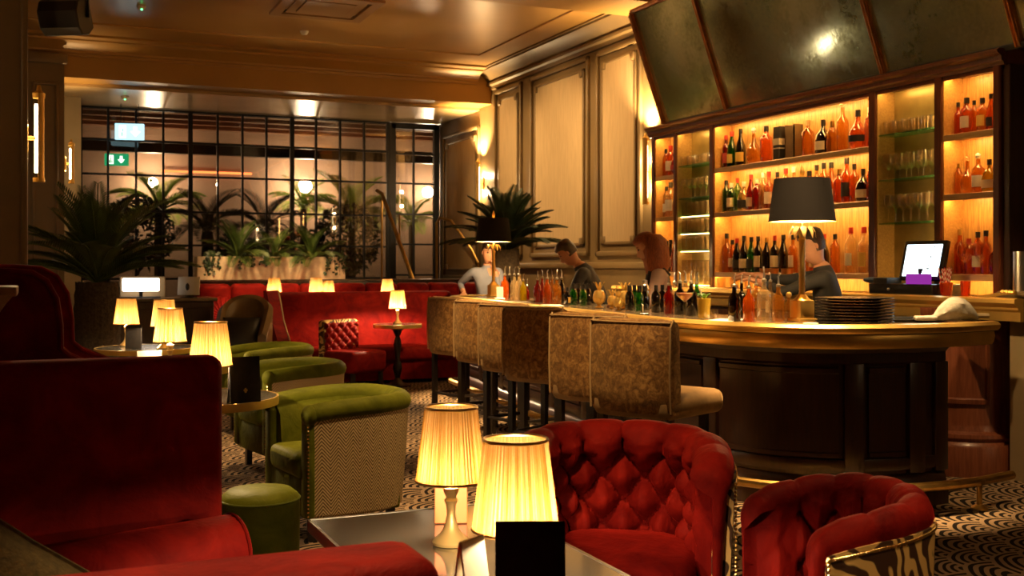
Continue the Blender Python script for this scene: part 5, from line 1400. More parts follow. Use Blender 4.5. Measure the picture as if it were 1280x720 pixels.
# copper mugs on the bottom shelf
for k, px in enumerate((957, 966, 984)):
    t = thing('copper_mug', '%s copper mug from the left on the back bar counter' % ORD[k], 'mug', (6.10, yof(px, 6.10), 1.241), 0, 'copper mugs')
    mb = MB(); mb.lathe([(0, 0), (.036, 0), (.04, .05), (.05, .15), (.055, .19), (.052, .19), (.046, .15), (.036, .01), (0, .01)], 18); mb.build('cup', M['copper'], t)
    mb = MB(); mb.tube([(0, -.042, .04), (0, -.075, .05), (0, -.08, .10), (0, -.048, .13)], .006, 6); mb.build('handle', M['copper'], t)

# ------------------------------------------------------------------ till and things on the back bar counter
tl = thing('cash_till', 'touchscreen cash till with lit white display on the back bar', 'till', (5.98, 6.40, 1.236), R(-90+4))
mb = MB(); mb.rbox(-.20, .40, -.13, .19, 0, .085, .008, 2); mb.build('cash_drawer', M['black'], tl)
mb = MB(); mb.sphere((0, -.137, .045), .010, 8, 6); mb.build('drawer_lock', M['steel'], tl)
MT = Matrix.Translation((.13, .05, .12)) @ Matrix.Rotation(R(-14), 4, 'X')
mb = MB(); mb.rbox(-.20, .20, -.01, .03, -.01, .295, .01, 2, MT); mb.tube([(.13, .08, .08), (.13, .07, .2)], .03, 10); mb.build('monitor', M['black'], tl)
mb = MB(); mb.box(-.165, .165, -.0125, -.011, .02, .262, MT); sc_ = mb.build('screen', M['screen'], tl, smooth=0)
mb = MB()
for (x, z, w_, h) in ((.09, .235, .014, .012), (.07, .16, .012, .018), (.06, .10, .016, .01), (.05, .07, .03, .012)): mb.box(x, x+w_, -.0132, -.0124, z, z+h, MT)
mb.build('screen_button', M['cloth_grey'], sc_, smooth=0)
mb = MB(); mb.rbox(.13, .36, -.10, -.085, .085, .16, .004, 1); mb.build('customer_display', M['purple'], tl)
mb = MB(); mb.rbox(-.19, -.05, -.10, .06, .085, .13, .008, 2); mb.build('receipt_printer', M['black_matt'], tl)
gl = thing('cloth_bundle', 'dark blue cloth bundle on the till drawer', 'cloth', (5.93, 6.66, 1.323))
mb = MB(); mb.sphere((0, 0, .022), .07, 14, 8, (.8, 1.2, .33)); mb.build('cloth', plain('blue_cloth', (.03, .06, .12), .9), gl)
sb = thing('straw_cup', 'cup packed with red and white striped paper straws beside the till', 'straws', (5.95, 5.93, 1.236))
mb = MB(); mb.lathe([(0, 0), (.038, 0), (.048, .10), (.045, .10), (.036, .006), (0, .006)], 18); mb.build('cup', M['g_orange'], sb)
def straw_mat():
    m, nt, b = base('striped_straw'); (x, y, z), vec = coords(nt)
    s = ((z*28.0 + x*14.0).fract()).gt(.5)
    nt.links.new(ramp(nt, s, [(.4, (.85, .70, .6)), (.6, (.5, .03, .02))]), b.inputs['Base Color']); return m
M['straw'] = straw_mat()
for k in range(16):
    a = k*2.4; r = .008+.028*(k % 5)/5
    mb = MB(); mb.tube([(r*math.cos(a)*.7, r*math.sin(a)*.7, .01), (r*math.cos(a)*1.7, r*math.sin(a)*1.7, .19+.008*(k % 3))], .0042, 6); mb.build('straw', M['straw'], sb)
cp_ = thing('amber_tumbler', 'amber tumbler behind the straw cup', 'glass', (6.03, 5.83, 1.236))
mb = MB(); mb.lathe([(0, 0), (.03, 0), (.036, .11), (.034, .11), (.028, .01), (0, .01)], 16); mb.build('cup', M['g_orange'], cp_)
for k in range(4):
    mb = MB(); p = Vector((5.90, 5.60-.03*k, 1.245)); mb.tube([(0, 0, 0), (.03, -.20, .03)], .006, 6); mb.lathe([(.0, 0), (.014, 0), (.018, .02), (0, .03)], 10, M=Matrix.Translation((.03, -.2, .03)) @ Matrix.Rotation(R(-80), 4, 'X'))
    tag(mb.build('bar_spoon', M['brass'], loc=tuple(p)), '%s brass bar tool lying at the near end of the back bar' % ORD[k], 'bar tool', 'brass bar tools')

# ------------------------------------------------------------------ things on the bar top
BT = 1.113
def on_bar(px, py):
    a = (px-640)/1371.0; b = (333-py)/1371.0; th = R(YAW); d = (1.105-1.45)/b
    return (math.cos(th)*a+math.sin(th))*d, (-math.sin(th)*a+math.cos(th))*d
def bar_at(t, f):
    """point on the bar top: t along the bar (0 far, 1 near end), f across (0 outer edge, 1 inner edge)"""
    A = OUT[int(t*(len(OUT)-1))]; B = INN[int(t*(len(INN)-1))]; return A.lerp(B, f)
def bar_line(y):
    """outer and inner X of the bar at depth y (straight part)"""
    def ip(P):
        for a, b in zip(P, P[1:]):
            if min(a.y, b.y) <= y <= max(a.y, b.y): return a.x+(b.x-a.x)*(y-a.y)/(b.y-a.y)
        return P[-1].x
    return ip(OUT), ip(INN)
def px_bar(px, f):
    """place along the straight bar so that it shows at column px, at fraction f of its width"""
    lo, hi = 6.2, 12.0
    th = R(YAW)
    for _ in range(40):
        y = (lo+hi)/2; o_, i_ = bar_line(y); x = o_+(i_-o_)*f
        q = 640+1371*(math.cos(th)*x-math.sin(th)*y)/(math.sin(th)*x+math.cos(th)*y)
        if q > px: lo = y
        else: hi = y
    return x, y
def row_on_bar(items, f, where, group, z=1.103):
    for i, (px, kind, g, lab, top, tm, sc) in enumerate(items):
        x, y = px_bar(px, f+(.075 if i % 2 else -.075)+random.uniform(-.01, .01))
        nm = '%s %s%s bottle, %s from left %s' % (KN[kind], CN[g], (' %s-labelled' % LN[lab]) if lab else '', ORD[i], where)
        bottle((x, y, z), kind, g, nm, lab, top, tm, sc, random.uniform(0, 6), group)
P_ = ('pourer', 'steel')
row_on_bar([(631, FL, 'g_orange', None, *P_, 1.25), (637, FL, 'g_dark', None, *P_, 1.25), (643, FL, 'g_milky', None, *P_, 1.25), (649, FL, 'g_milky', None, *P_, 1.25), (654, FL, 'g_yellow', None, *P_, 1.0), (659, 'mini', 'g_red', None, *P_, 1.0)], .55, 'in the far pourer group by the lamp', 'pourer bottles by the far lamp')
row_on_bar([(672, FL, 'g_red', None, *P_, 1.1), (678, FL, 'g_red', None, *P_, 1.15), (684, FL, 'g_orange', None, *P_, 1.15), (690, FL, 'g_amber', None, *P_, 1.15), (696, FL, 'g_gold', None, *P_, 1.15), (702, FL, 'g_dark', 'label_cream', *P_, 1.15), (709, 'mini', 'g_dark', 'label_yellow', 'cap', 'cap_black', 1.1)], .5, 'in the middle pourer group', 'pourer bottles in the middle of the bar')
row_on_bar([(717, 'mini', 'g_green', None, 'cap', 'cap_black', 1.3), (723, 'mini', 'g_dark', None, 'cap', 'cap_black', 1.3), (729, 'mini', 'g_green', None, 'cap', 'cap_black', 1.3), (735, 'mini', 'g_dark', None, 'cap', 'cap_black', 1.3)], .62, 'in the small dark group left of the pineapples', 'little dark bottles')
row_on_bar([(787, 'mini', 'g_dark', None, 'cap', 'cap_black', 1.35), (793, 'mini', 'g_green', None, 'cap', 'cap_black', 1.35), (799, 'mini', 'g_green', None, 'cap', 'cap_black', 1.35), (806, 'mini', 'g_dark', None, 'cap', 'cap_black', 1.35), (820, FL, 'g_dark', None, 'cap', 'cap_black', 1.0), (828, FL, 'g_dark', None, 'cap', 'cap_black', 1.0), (836, FL, 'g_red', None, *P_, 1.05), (843, FL, 'g_milky', 'label_cream', *P_, 1.1), (850, FL, 'g_dark', None, *P_, 1.15), (857, FL, 'g_milky', None, *P_, 1.15), (864, FL, 'g_dark', None, *P_, 1.15), (871, FL, 'g_green', None, *P_, 1.1)], .60, 'in the crowded group before the bartender', 'bottles before the bartender')
near_b = [(918, 401, FL, 'g_dark', None, 1.1), (927, 401, BO, 'g_dark', None, .78), (936, 402, FL, 'g_orange', None, 1.05), (945, 402, GI, 'g_gold', None, .85), (955, 400, FL, 'g_milky', None, 1.25), (963, 402, BO, 'g_milky', 'label_white', .82), (973, 401, FL, 'g_gold', None, 1.1)]
for i, (px, py, k_, g, lab, sc) in enumerate(near_b):
    x, y = on_bar(px, py-(i % 2)*5)
    bottle((x, y, 1.103), k_, g, '%s %s pourer bottle, %s from the left beside the near bar lamp' % (KN[k_], CN[g], ORD[i]), lab, 'pourer', 'steel', sc, random.uniform(0, 6), 'pourer bottles beside the near lamp')
x, y = on_bar(986, 398); bottle((x, y, 1.103), 'mini', 'g_gold', 'little golden bottle just left of the near bar lamp base', None, 'stopper', 'brass', 1.0, 0, 'bitters')
# brass pineapples
for k, (px, f, s) in enumerate(((749, .45, 1.0), (765, .5, .72), (773, .35, .7), (781, .6, 1.0))):
    x, y = px_bar(px, f)
    t = thing('brass_pineapple', ('large left brass pineapple cup on the bar', 'small brass pineapple cup right of the large left one', 'small brass pineapple cup nearest the stools', 'large right brass pineapple cup by the dark bottles')[k], 'pineapple cup', (x, y, 1.103), 0, 'brass pineapple cups'); t.scale = (s, s, s)
    mb = MB()
    rings = []
    for r, z in ((.03, 0), (.035, .006), (.012, .02), (.02, .03), (.042, .05), (.052, .08), (.05, .11), (.038, .14), (.02, .15), (.001, .152)):
        rings.append([(r*(1+.06*((i+int(z*50)) % 2))*math.cos(2*math.pi*i/16), r*(1+.06*((i+int(z*50)) % 2))*math.sin(2*math.pi*i/16), z) for i in range(16)])
    mb.loft(rings); mb.build('body', M['brass'], t, smooth=20)
    for j in range(7):
        a = 2*math.pi*j/7; P = [(.01, .145), (.025, .18), (.04, .21), (.05, .215)]
        mb = MB(); mb.loft([[(r*math.cos(a)-math.sin(a)*w_, r*math.sin(a)+math.cos(a)*w_, z), (r*math.cos(a), r*math.sin(a), z+.003), (r*math.cos(a)+math.sin(a)*w_, r*math.sin(a)-math.cos(a)*w_, z), (r*math.cos(a), r*math.sin(a), z-.002)] for (r, z), w_ in zip(P, (.008, .01, .007, .001))]); mb.build('crown_leaf', M['brass'], t)
x, y = px_bar(776, .75); glass((x, y, 1.103), 'highball', 'empty mixing glass behind the brass pineapples', 'bar top glasses', 1.3)
x, y = px_bar(806, .8); t = thing('cocktail_shaker', 'steel cocktail shaker behind the small dark bottles', 'shaker', (x, y, 1.103))
mb = MB(); mb.lathe([(0, 0), (.036, 0), (.045, .15), (.042, .16), (.03, .19), (.022, .20), (.022, .235), (.0, .24)], 18); mb.build('tin', M['steel'], t)
mb = MB(); mb.lathe([(.0455, .15), (.0465, .155), (.0455, .165), (.044, .165)], 18, cap=False); mb.build('collar', M['brass'], t)
x, y = px_bar(805, .12)
t = thing('card_holder', 'small cream card in a dark holder near the stools', 'card holder', (x, y, 1.112), R(60))
mb = MB(); mb.rbox(-.08, .08, -.03, .03, 0, .012, .003, 1); mb.rbox(-.08, .08, .012, .02, .0, .075, .002, 1); mb.build('holder', M['black'], t, smooth=0)
mb = MB(); mb.box(-.07, .07, .005, .0115, .014, .068); mb.build('card', M['label_cream'], t, smooth=0)
# cocktails
x, y = on_bar(856, 399); t = thing('pink_cocktail', 'pink cocktail in a stemmed coupe glass at the bar edge', 'drink', (x, y, 1.103)); t.scale = (1.15,)*3
mb = MB(); mb.lathe(GP['coupe'], 18, cap=False); mb.build('glass', M['g_clear'], t)
mb = MB(); mb.lathe([(0, .109), (.019, .114), (.043, .137), (.046, .15), (0, .15)], 18); mb.build('drink', M['juice_pink'], t)
x, y = on_bar(880, 399); t = thing('yellow_cocktail', 'tall yellow cocktail with mint sprig next to the pink coupe', 'drink', (x, y, 1.103)); t.scale = (1.15,)*3
mb = MB(); mb.lathe([(0, 0), (.034, 0), (.042, .13), (.04, .13), (.032, .008), (0, .008)], 18, cap=False); mb.build('glass', M['g_clear'], t)
mb = MB(); mb.lathe([(0, .009), (.0318, .009), (.039, .12), (0, .12)], 18); mb.build('drink', M['juice_yellow'], t)
for k in range(6):
    a = k*1.05; mb = MB(); mb.loft([[(.01*math.cos(a)+w_*-math.sin(a)+r*math.cos(a), .01*math.sin(a)+w_*math.cos(a)+r*math.sin(a), z), (.01*math.cos(a)+r*math.cos(a), .01*math.sin(a)+r*math.sin(a), z+.003), (.01*math.cos(a)-w_*-math.sin(a)+r*math.cos(a), .01*math.sin(a)-w_*math.cos(a)+r*math.sin(a), z)] for r, z, w_ in ((0, .12, .003), (.01, .135, .011), (.022, .145, .009), (.032, .144, .001))], closed=True); mb.build('mint_leaf', M['mint'], t)
mb = MB(); mb.tube([(-.01, .0, .02), (-.02, .005, .17)], .004, 6); mb.build('straw', M['bone'], t)
x, y = on_bar(893, 398); glass((x, y, 1.103), 'tumbler', 'small empty shot glass right of the yellow cocktail', 'bar top glasses', .7)
# plates, tray, cloth, coasters
x, y = on_bar(1068, 404)
for k in range(9):
    t = thing('black_plate', ('topmost black plate of the stack at the near end of the bar' if k == 8 else 'bottom black plate of the stack on the bar' if k == 0 else '%s black plate from the bottom of the stack on the bar' % ORD[k]), 'plate', (x, y, 1.103+.0178*k), k*.7, 'stacked black plates')
    if k == 0:
        mb = MB(); mb.lathe([(0, 0), (.15, 0), (.158, .004), (.226, .013), (.229, .0165), (.226, .0175), (.155, .008), (0, .005)], 40); pm = mb.mesh('plate_body', 40)
        mb = MB(); mb.lathe([(.2265, .012), (.2305, .0135), (.2305, .0165), (.2265, .0172)], 40, cap=False); rm_ = mb.mesh('plate_rim', 40)
    link('body', pm, M['black'], t); link('rim', rm_, M['black'], t)
x, y = on_bar(1142, 401); t = thing('serving_tray', 'flat black serving tray between the plates and the grey cloth', 'tray', (x, y+.05, 1.103), R(-20))
mb = MB(); mb.rbox(-.2, .2, -.13, .13, 0, .008, .003, 1); mb.build('base', M['black_matt'], t)
mb = MB(); mb.tube([(-.2, -.13, .014), (.2, -.13, .014), (.2, .13, .014), (-.2, .13, .014)], .008, 6, wrap=True, caps=False); mb.build('rim', M['black_matt'], t)
x, y = on_bar(1188, 402); t = thing('bar_cloth', 'bunched pale grey cloth at the near end of the bar', 'cloth', (x, y-.01, 1.112), R(-25))
rings = []
for i in range(17):
    u = i/16; rr = .018 + .072*max(0, math.sin(math.pi*min(1, max(0, (u-.18)/.82))))**.8
    rings.append([(-.17+.33*u, (rr*1.05)*math.cos(2*math.pi*k/16)*(1+.1*math.sin(3*k+9*u)), max(0, rr*.85+rr*.85*math.sin(2*math.pi*k/16)*(1+.12*math.sin(5*k+7*u)))) for k in range(16)])
mb = MB(); mb.loft(rings); mb.build('bundle', M['cloth_grey'], t, smooth=70)
mb = MB(); mb.rbox(-.23, -.10, -.045, .03, 0, .03, .013, 3); mb.build('corner', M['cloth_grey'], t, smooth=70)
mb = MB(); mb.tube([(.14, .02, .03), (.24, .03, .028)], .016, 8); mb.build('wooden_handle', M['cream'], t)
for k, px in enumerate((994, 1013)):
    x, y = on_bar(px, 405); t = thing('coaster', ('brown coaster', 'pale coaster')[k]+' at the foot of the near bar lamp', 'coaster', (x, y, 1.103)); mb = MB(); mb.lathe([(0, 0), (.045, 0), (.048, .004), (.045, .01), (0, .008)], 20); mb.build('disc', M[('brown', 'bone')[k]], t)
x, y = px_bar(625, .35); t = thing('menu_stand', 'pale upright card by the foot of the far bar lamp', 'menu', (x, y, 1.103), R(-20))
mb = MB(); mb.rbox(-.035, .035, -.003, .003, 0, .13, .001, 1, Matrix.Rotation(R(-8), 4, 'X')); mb.build('card', M['label_white'], t, smooth=0)
mb = MB(); mb.rbox(-.055, .055, -.02, .03, 0, .012, .003, 1); mb.build('foot', M['steel'], t)
# paper menus lying on the bar
for k, (px, f) in enumerate(((650, .22), (690, .2), (905, .3))):
    if k < 2: x, y = px_bar(px, f)
    else: x, y = on_bar(906, 400)
    t = thing('paper_menu', ('white paper menu lying at the far end of the bar', 'white paper menu lying in front of the middle pourers', 'white napkin lying between the cocktails and the near bottles')[k], 'paper', (x, y, 1.1035), R((75, 70, 40)[k]))
    mb = MB(); mb.box(-.19, .19, -.09, .09, 0, .002); mb.build('sheet', M['label_white'], t, smooth=0)
    mb = MB(); mb.box(-.15, .15, -.03, -.027, .002, .0023); mb.box(-.15, .10, .0, .003, .002, .0023); mb.build('print_line', M['cloth_grey'], t, smooth=0)
# ------------------------------------------------------------------ cycads and palms
_fr = {}
def frond_mesh(elev, droop, n=26, lw=.012, ll=.22, vee=35):
    key = (elev, droop, n, ll)
    if key in _fr: return _fr[key]
    L = 1.0; pts = []; p = Vector((0, 0, 0)); a = R(elev); N = 14
    for i in range(N+1):
        pts.append(p.copy()); p = p + Vector((math.cos(a), 0, math.sin(a)))*(L/N); a -= R(droop)/N
    mb = MB(); mb.tube([tuple(q) for q in pts], [.012*(1-.8*i/N)+.002 for i in range(N+1)], 5)
    def at(t):
        f = t*N; i = min(int(f), N-1); return pts[i].lerp(pts[i+1], f-i), (pts[i+1]-pts[i]).normalized()
    for k in range(n):
        t = .12+.86*k/(n-1); q, d = at(t)
        up = Vector((-d.z, 0, d.x))
        ln = ll*math.sin(math.pi*(.18+.78*t))**.7
        for s in (-1, 1):
            dirv = (Vector((0, s, 0))*math.cos(R(vee)) + up*math.sin(R(vee))*.6 + d*.75).normalized()
            sd = d.cross(dirv).cross(dirv).normalized()*lw*(.6+.4*ln/ll)
            m_ = q+dirv*ln*.45; e_ = q+dirv*ln - Vector((0, 0, .10*ln))
            mb.add([tuple(q), tuple(m_+sd), tuple(e_), tuple(m_-sd)], [(0, 1, 2, 3)])
    me = bpy.data.meshes.new('frond'); me.from_pydata(mb.v, [], mb.f); me.update(); _fr[key] = me
    return me
def cycad(loc, R_, n, label, m, trunk=None, pot=None, elevs=(75, 55, 35, 15), droop=(60, 75, 80, 70), name='cycad', ll=.22, cat='plant', group=None, seed=1, nl=26):
    rnd = random.Random(seed)
    t = thing(name, label, cat, loc, 0, group)
    z0 = 0
    if pot:
        r, h = pot; mb = MB(); mb.lathe([(0, 0), (r*.75, 0), (r*.8, .02), (r, h-.03), (r*1.05, h), (r*.93, h), (r*.9, h-.04), (0, h-.04)], 28); mb.build('pot', M['black_matt'], t); z0 = h-.05
    if trunk:
        r, h = trunk; mb = MB(); rings = []
        for i in range(13):
            z = z0+(h-z0)*i/12; k = r*(1.0+.10*math.sin(math.pi*i/12))
            rings.append([(k*(1+.09*((j+i) % 2))*math.cos(2*math.pi*j/22), k*(1+.09*((j+i) % 2))*math.sin(2*math.pi*j/22), z+.012*((j+i) % 2)) for j in range(22)])
        mb.loft(rings); mb.build('trunk', M['trunk'], t, smooth=15); z0 = h
    for k in range(n):
        j = k % len(elevs)
        me = frond_mesh(elevs[j], droop[j], nl, .012, ll)
        o = link('frond', me, M[m], t, (0, 0, z0-.01), k*2.399+rnd.uniform(-.25, .25)); omat(o, M[m])
        s = R_*rnd.uniform(.86, 1.1); o.scale = (s, s, s)
    return t
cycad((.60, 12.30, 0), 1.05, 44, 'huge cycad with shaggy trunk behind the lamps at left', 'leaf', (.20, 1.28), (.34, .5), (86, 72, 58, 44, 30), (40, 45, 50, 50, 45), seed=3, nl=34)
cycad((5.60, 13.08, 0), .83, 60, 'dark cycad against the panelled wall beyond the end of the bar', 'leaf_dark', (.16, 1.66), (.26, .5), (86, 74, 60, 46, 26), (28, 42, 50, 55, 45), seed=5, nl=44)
# cream planter box
pl = thing('planter_box', 'long cream marble planter on the partition above the banquette', 'planter', (2.97, 15.14, 1.272))
mb = MB(); mb.box(-1.0, 1.0, -.17, -.145, 0, .31); mb.box(-1.0, 1.0, .145, .17, 0, .31); mb.box(-1.0, -.975, -.145, .145, 0, .31); mb.box(.975, 1.0, -.145, .145, 0, .31); mb.box(-.975, .975, -.145, .145, 0, .03); mb.build('trough', M['marble'], pl, smooth=0)
mb = MB(); mb.box(-.975, .975, -.145, .145, .2, .27); mb.build('soil', M['trunk'], pl, smooth=0)
for k, (x, s) in enumerate(((2.52, .62), (3.02, .50), (3.52, .60))):
    cycad((x, 15.12, 1.53), s, 22, ('largest cycad at the left of the cream planter', 'small cycad in the middle of the cream planter', 'cycad at the right of the cream planter')[k], 'leaf', None, None, (80, 58, 38, 20), (45, 65, 70, 60), seed=10+k, ll=.26, group='planter cycads')
def ivy(loc, n, w_, drop, label, seed):
    rnd = random.Random(seed); t = thing('trailing_ivy', label, 'plant', loc, 0, 'trailing ivy')
    st = MB(); lf = MB()
    for k in range(n):
        x = rnd.uniform(-w_, w_); dz = drop*rnd.uniform(.4, 1)
        P = [(x*.6, .1, .0), (x*.8, -.02, .06), (x*.95, -.06, .02), (x, -.065, -dz*.5), (x*1.1, -.06, -dz)]
        st.tube(P, .003, 4)
        for j in range(9):
            f = rnd.uniform(.25, 1)*4; i = min(3, int(f)); q = Vector(P[i]).lerp(Vector(P[i+1]), f-i)+Vector((rnd.uniform(-.03, .03), rnd.uniform(-.03, 0), rnd.uniform(-.02, .02)))
            a = rnd.uniform(0, 6); s = rnd.uniform(.016, .028); nn = Vector((rnd.uniform(-.5, .5), -1, rnd.uniform(-.2, .6))).normalized()
            u = nn.cross(Vector((0, 0, 1))).normalized(); v = u.cross(nn)
            c_ = math.cos(a); s_ = math.sin(a); U_ = (u*c_+v*s_)*s; V_ = (v*c_-u*s_)*s
            lf.add([tuple(q-U_), tuple(q-V_*.8), tuple(q+U_*.6-V_*.5), tuple(q+U_*1.2), tuple(q+U_*.6+V_*.5), tuple(q+V_*.8)], [(0, 1, 2, 3, 4, 5)])
    st.build('stem', M['trunk'], t); tag(lf.build('foliage', M['ivy'], t, smooth=0), kind='stuff')
for k, (x, n, w_, d) in enumerate(((2.17, 9, .10, .28), (2.62, 7, .09, .18), (2.86, 6, .08, .16), (3.84, 12, .13, .26), (3.3, 4, .07, .10))):
    ivy((x, 15.03, 1.58), n, w_, d, ('trailing ivy at the left corner of the cream planter', 'trailing ivy under the largest planter cycad', 'short trailing ivy near the middle of the planter', 'thick trailing ivy at the right corner of the planter', 'sparse ivy tuft right of the planter centre')[k], 40+k)
# plants beyond the glass
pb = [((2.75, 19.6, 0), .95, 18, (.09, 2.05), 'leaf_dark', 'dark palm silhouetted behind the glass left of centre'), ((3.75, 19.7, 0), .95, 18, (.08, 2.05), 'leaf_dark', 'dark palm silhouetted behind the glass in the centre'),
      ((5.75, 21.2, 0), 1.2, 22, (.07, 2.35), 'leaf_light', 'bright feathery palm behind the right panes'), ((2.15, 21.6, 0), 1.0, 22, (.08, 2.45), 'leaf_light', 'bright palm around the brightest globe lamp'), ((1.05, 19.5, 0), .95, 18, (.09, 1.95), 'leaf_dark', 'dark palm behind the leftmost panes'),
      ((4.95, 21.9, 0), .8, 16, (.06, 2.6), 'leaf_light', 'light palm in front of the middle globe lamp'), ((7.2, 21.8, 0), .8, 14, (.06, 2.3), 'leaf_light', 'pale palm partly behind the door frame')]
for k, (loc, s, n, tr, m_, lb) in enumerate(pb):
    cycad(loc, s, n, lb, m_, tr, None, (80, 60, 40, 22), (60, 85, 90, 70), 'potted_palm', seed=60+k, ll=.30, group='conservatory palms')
def bush(loc, r, n, label, m_, seed):
    rnd = random.Random(seed); t = thing('leafy_shrub', label, 'shrub', loc, 0, 'conservatory shrubs'); lf = MB(); st = MB()
    for k in range(6):
        a = k*1.05; st.tube([(0, 0, 0), (.2*r*math.cos(a), .2*r*math.sin(a), .5*r), (.6*r*math.cos(a), .6*r*math.sin(a), 1.2*r)], .012, 5)
    for k in range(n):
        a, b = rnd.uniform(0, 6.28), math.acos(rnd.uniform(-1, 1)); rr = r*rnd.uniform(.5, 1)**.5
        q = Vector((rr*math.sin(b)*math.cos(a), rr*math.sin(b)*math.sin(a), r*1.2+rr*math.cos(b)*1.1)); U_ = Vector((rnd.uniform(-1, 1), rnd.uniform(-1, 1), rnd.uniform(-.3, 1))).normalized()*.09; V_ = U_.cross(Vector((rnd.uniform(-1, 1), rnd.uniform(-1, 1), rnd.uniform(-1, 1)))).normalized()*.03
        lf.add([tuple(q-U_), tuple(q+V_), tuple(q+U_), tuple(q-V_)], [(0, 1, 2, 3)])
    st.build('stem', M['trunk'], t); tag(lf.build('foliage', M[m_], t, smooth=0), kind='stuff')
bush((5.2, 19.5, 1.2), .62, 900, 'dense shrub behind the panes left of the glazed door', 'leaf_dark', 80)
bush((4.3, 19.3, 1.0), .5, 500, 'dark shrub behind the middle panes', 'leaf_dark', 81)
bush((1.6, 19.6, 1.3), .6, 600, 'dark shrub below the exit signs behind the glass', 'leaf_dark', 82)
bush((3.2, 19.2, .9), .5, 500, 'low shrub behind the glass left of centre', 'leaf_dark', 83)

# ------------------------------------------------------------------ people
def head_mesh(mb, c, yaw_pitch, s=1.0):
    """head looking along +x, origin at the chin/neck joint"""
    prof = [  # z, front, back, half width
        (-.035, .030, .050, .042), (-.005, .062, .048, .046), (.012, .078, .052, .052), (.035, .082, .060, .060), (.055, .084, .068, .066), (.075, .086, .076, .070), (.10, .084, .086, .073),
        (.125, .084, .092, .075), (.15, .084, .094, .076), (.175, .078, .092, .074), (.20, .062, .080, .066), (.22, .038, .058, .048), (.232, .010, .024, .018)]
    n = 24; rings = []
    for z, f, b, w_ in prof:
        ring = []
        for i in range(n):
            a = 2*math.pi*i/n; ca, sa = math.cos(a), math.sin(a)
            x = (f if ca > 0 else b)*ca; y = w_*sa
            if abs(a) < .01 or abs(a-2*math.pi) < .01:
                x += {.055: .010, .075: .026, .10: .016, .125: .004}.get(z, 0)
            if z == .125 and (i in (2, 22)): x -= .012       # eye sockets
            ring.append((x*s, y*s, z*s))
        rings.append(ring)
    Mh = Matrix.Translation(c) @ yaw_pitch
    mb.loft(rings, M=Mh)
    for sg in (-1, 1):
        mb.sphere((-.005*s, sg*.077*s, .105*s), .026*s, 8, 6, (.55, .3, 1.1), M=Mh)
    return Mh
def hand_mesh(mb, p, d, side, curl=.5, up=Vector((0, 0, 1))):
    d = d.normalized(); s = d.cross(up)
    if s.length < .1: s = d.cross(Vector((0, 1, 0)))
    s.normalize(); n = s.cross(d)
    pal = [p + d*t for t in (-.01, .03, .065, .085)]
    rings = []
    for q, w_, h in zip(pal, (.024, .036, .040, .034), (.020, .016, .015, .011)):
        rings.append([tuple(q + s*w_*math.cos(2*math.pi*k/10) + n*h*math.sin(2*math.pi*k/10)) for k in range(10)])
    mb.loft(rings)
    for j, (off, ln) in enumerate(((-.030, .062), (-.010, .074), (.010, .07), (.029, .055))):
        b = p + d*.078 + s*off; P = [b]; a = 0
        for q in range(3):
            a += curl*.55; P.append(P[-1] + (d*math.cos(a) - n*math.sin(a))*ln/3*1.15)
        mb.tube([tuple(v) for v in P], [.0095, .009, .0085, .007], 7)
    b = p + d*.025 - s*side*.032; P = [b, b + (d*.6 - s*side*.8 - n*.2)*.03, b + (d*.95 - s*side*.75 - n*.5)*.055]
    mb.tube([tuple(v) for v in P], [.012, .0105, .008], 7)
def ik(S, W, l1, l2, hint):
    d = W-S; L_ = min(d.length, l1+l2-.005); u = d.normalized()
    a = (l1*l1-l2*l2+L_*L_)/(2*L_); h = math.sqrt(max(0, l1*l1-a*a))
    v = hint - u*hint.dot(u); v.normalize()
    return S+u*a+v*h, S+u*L_
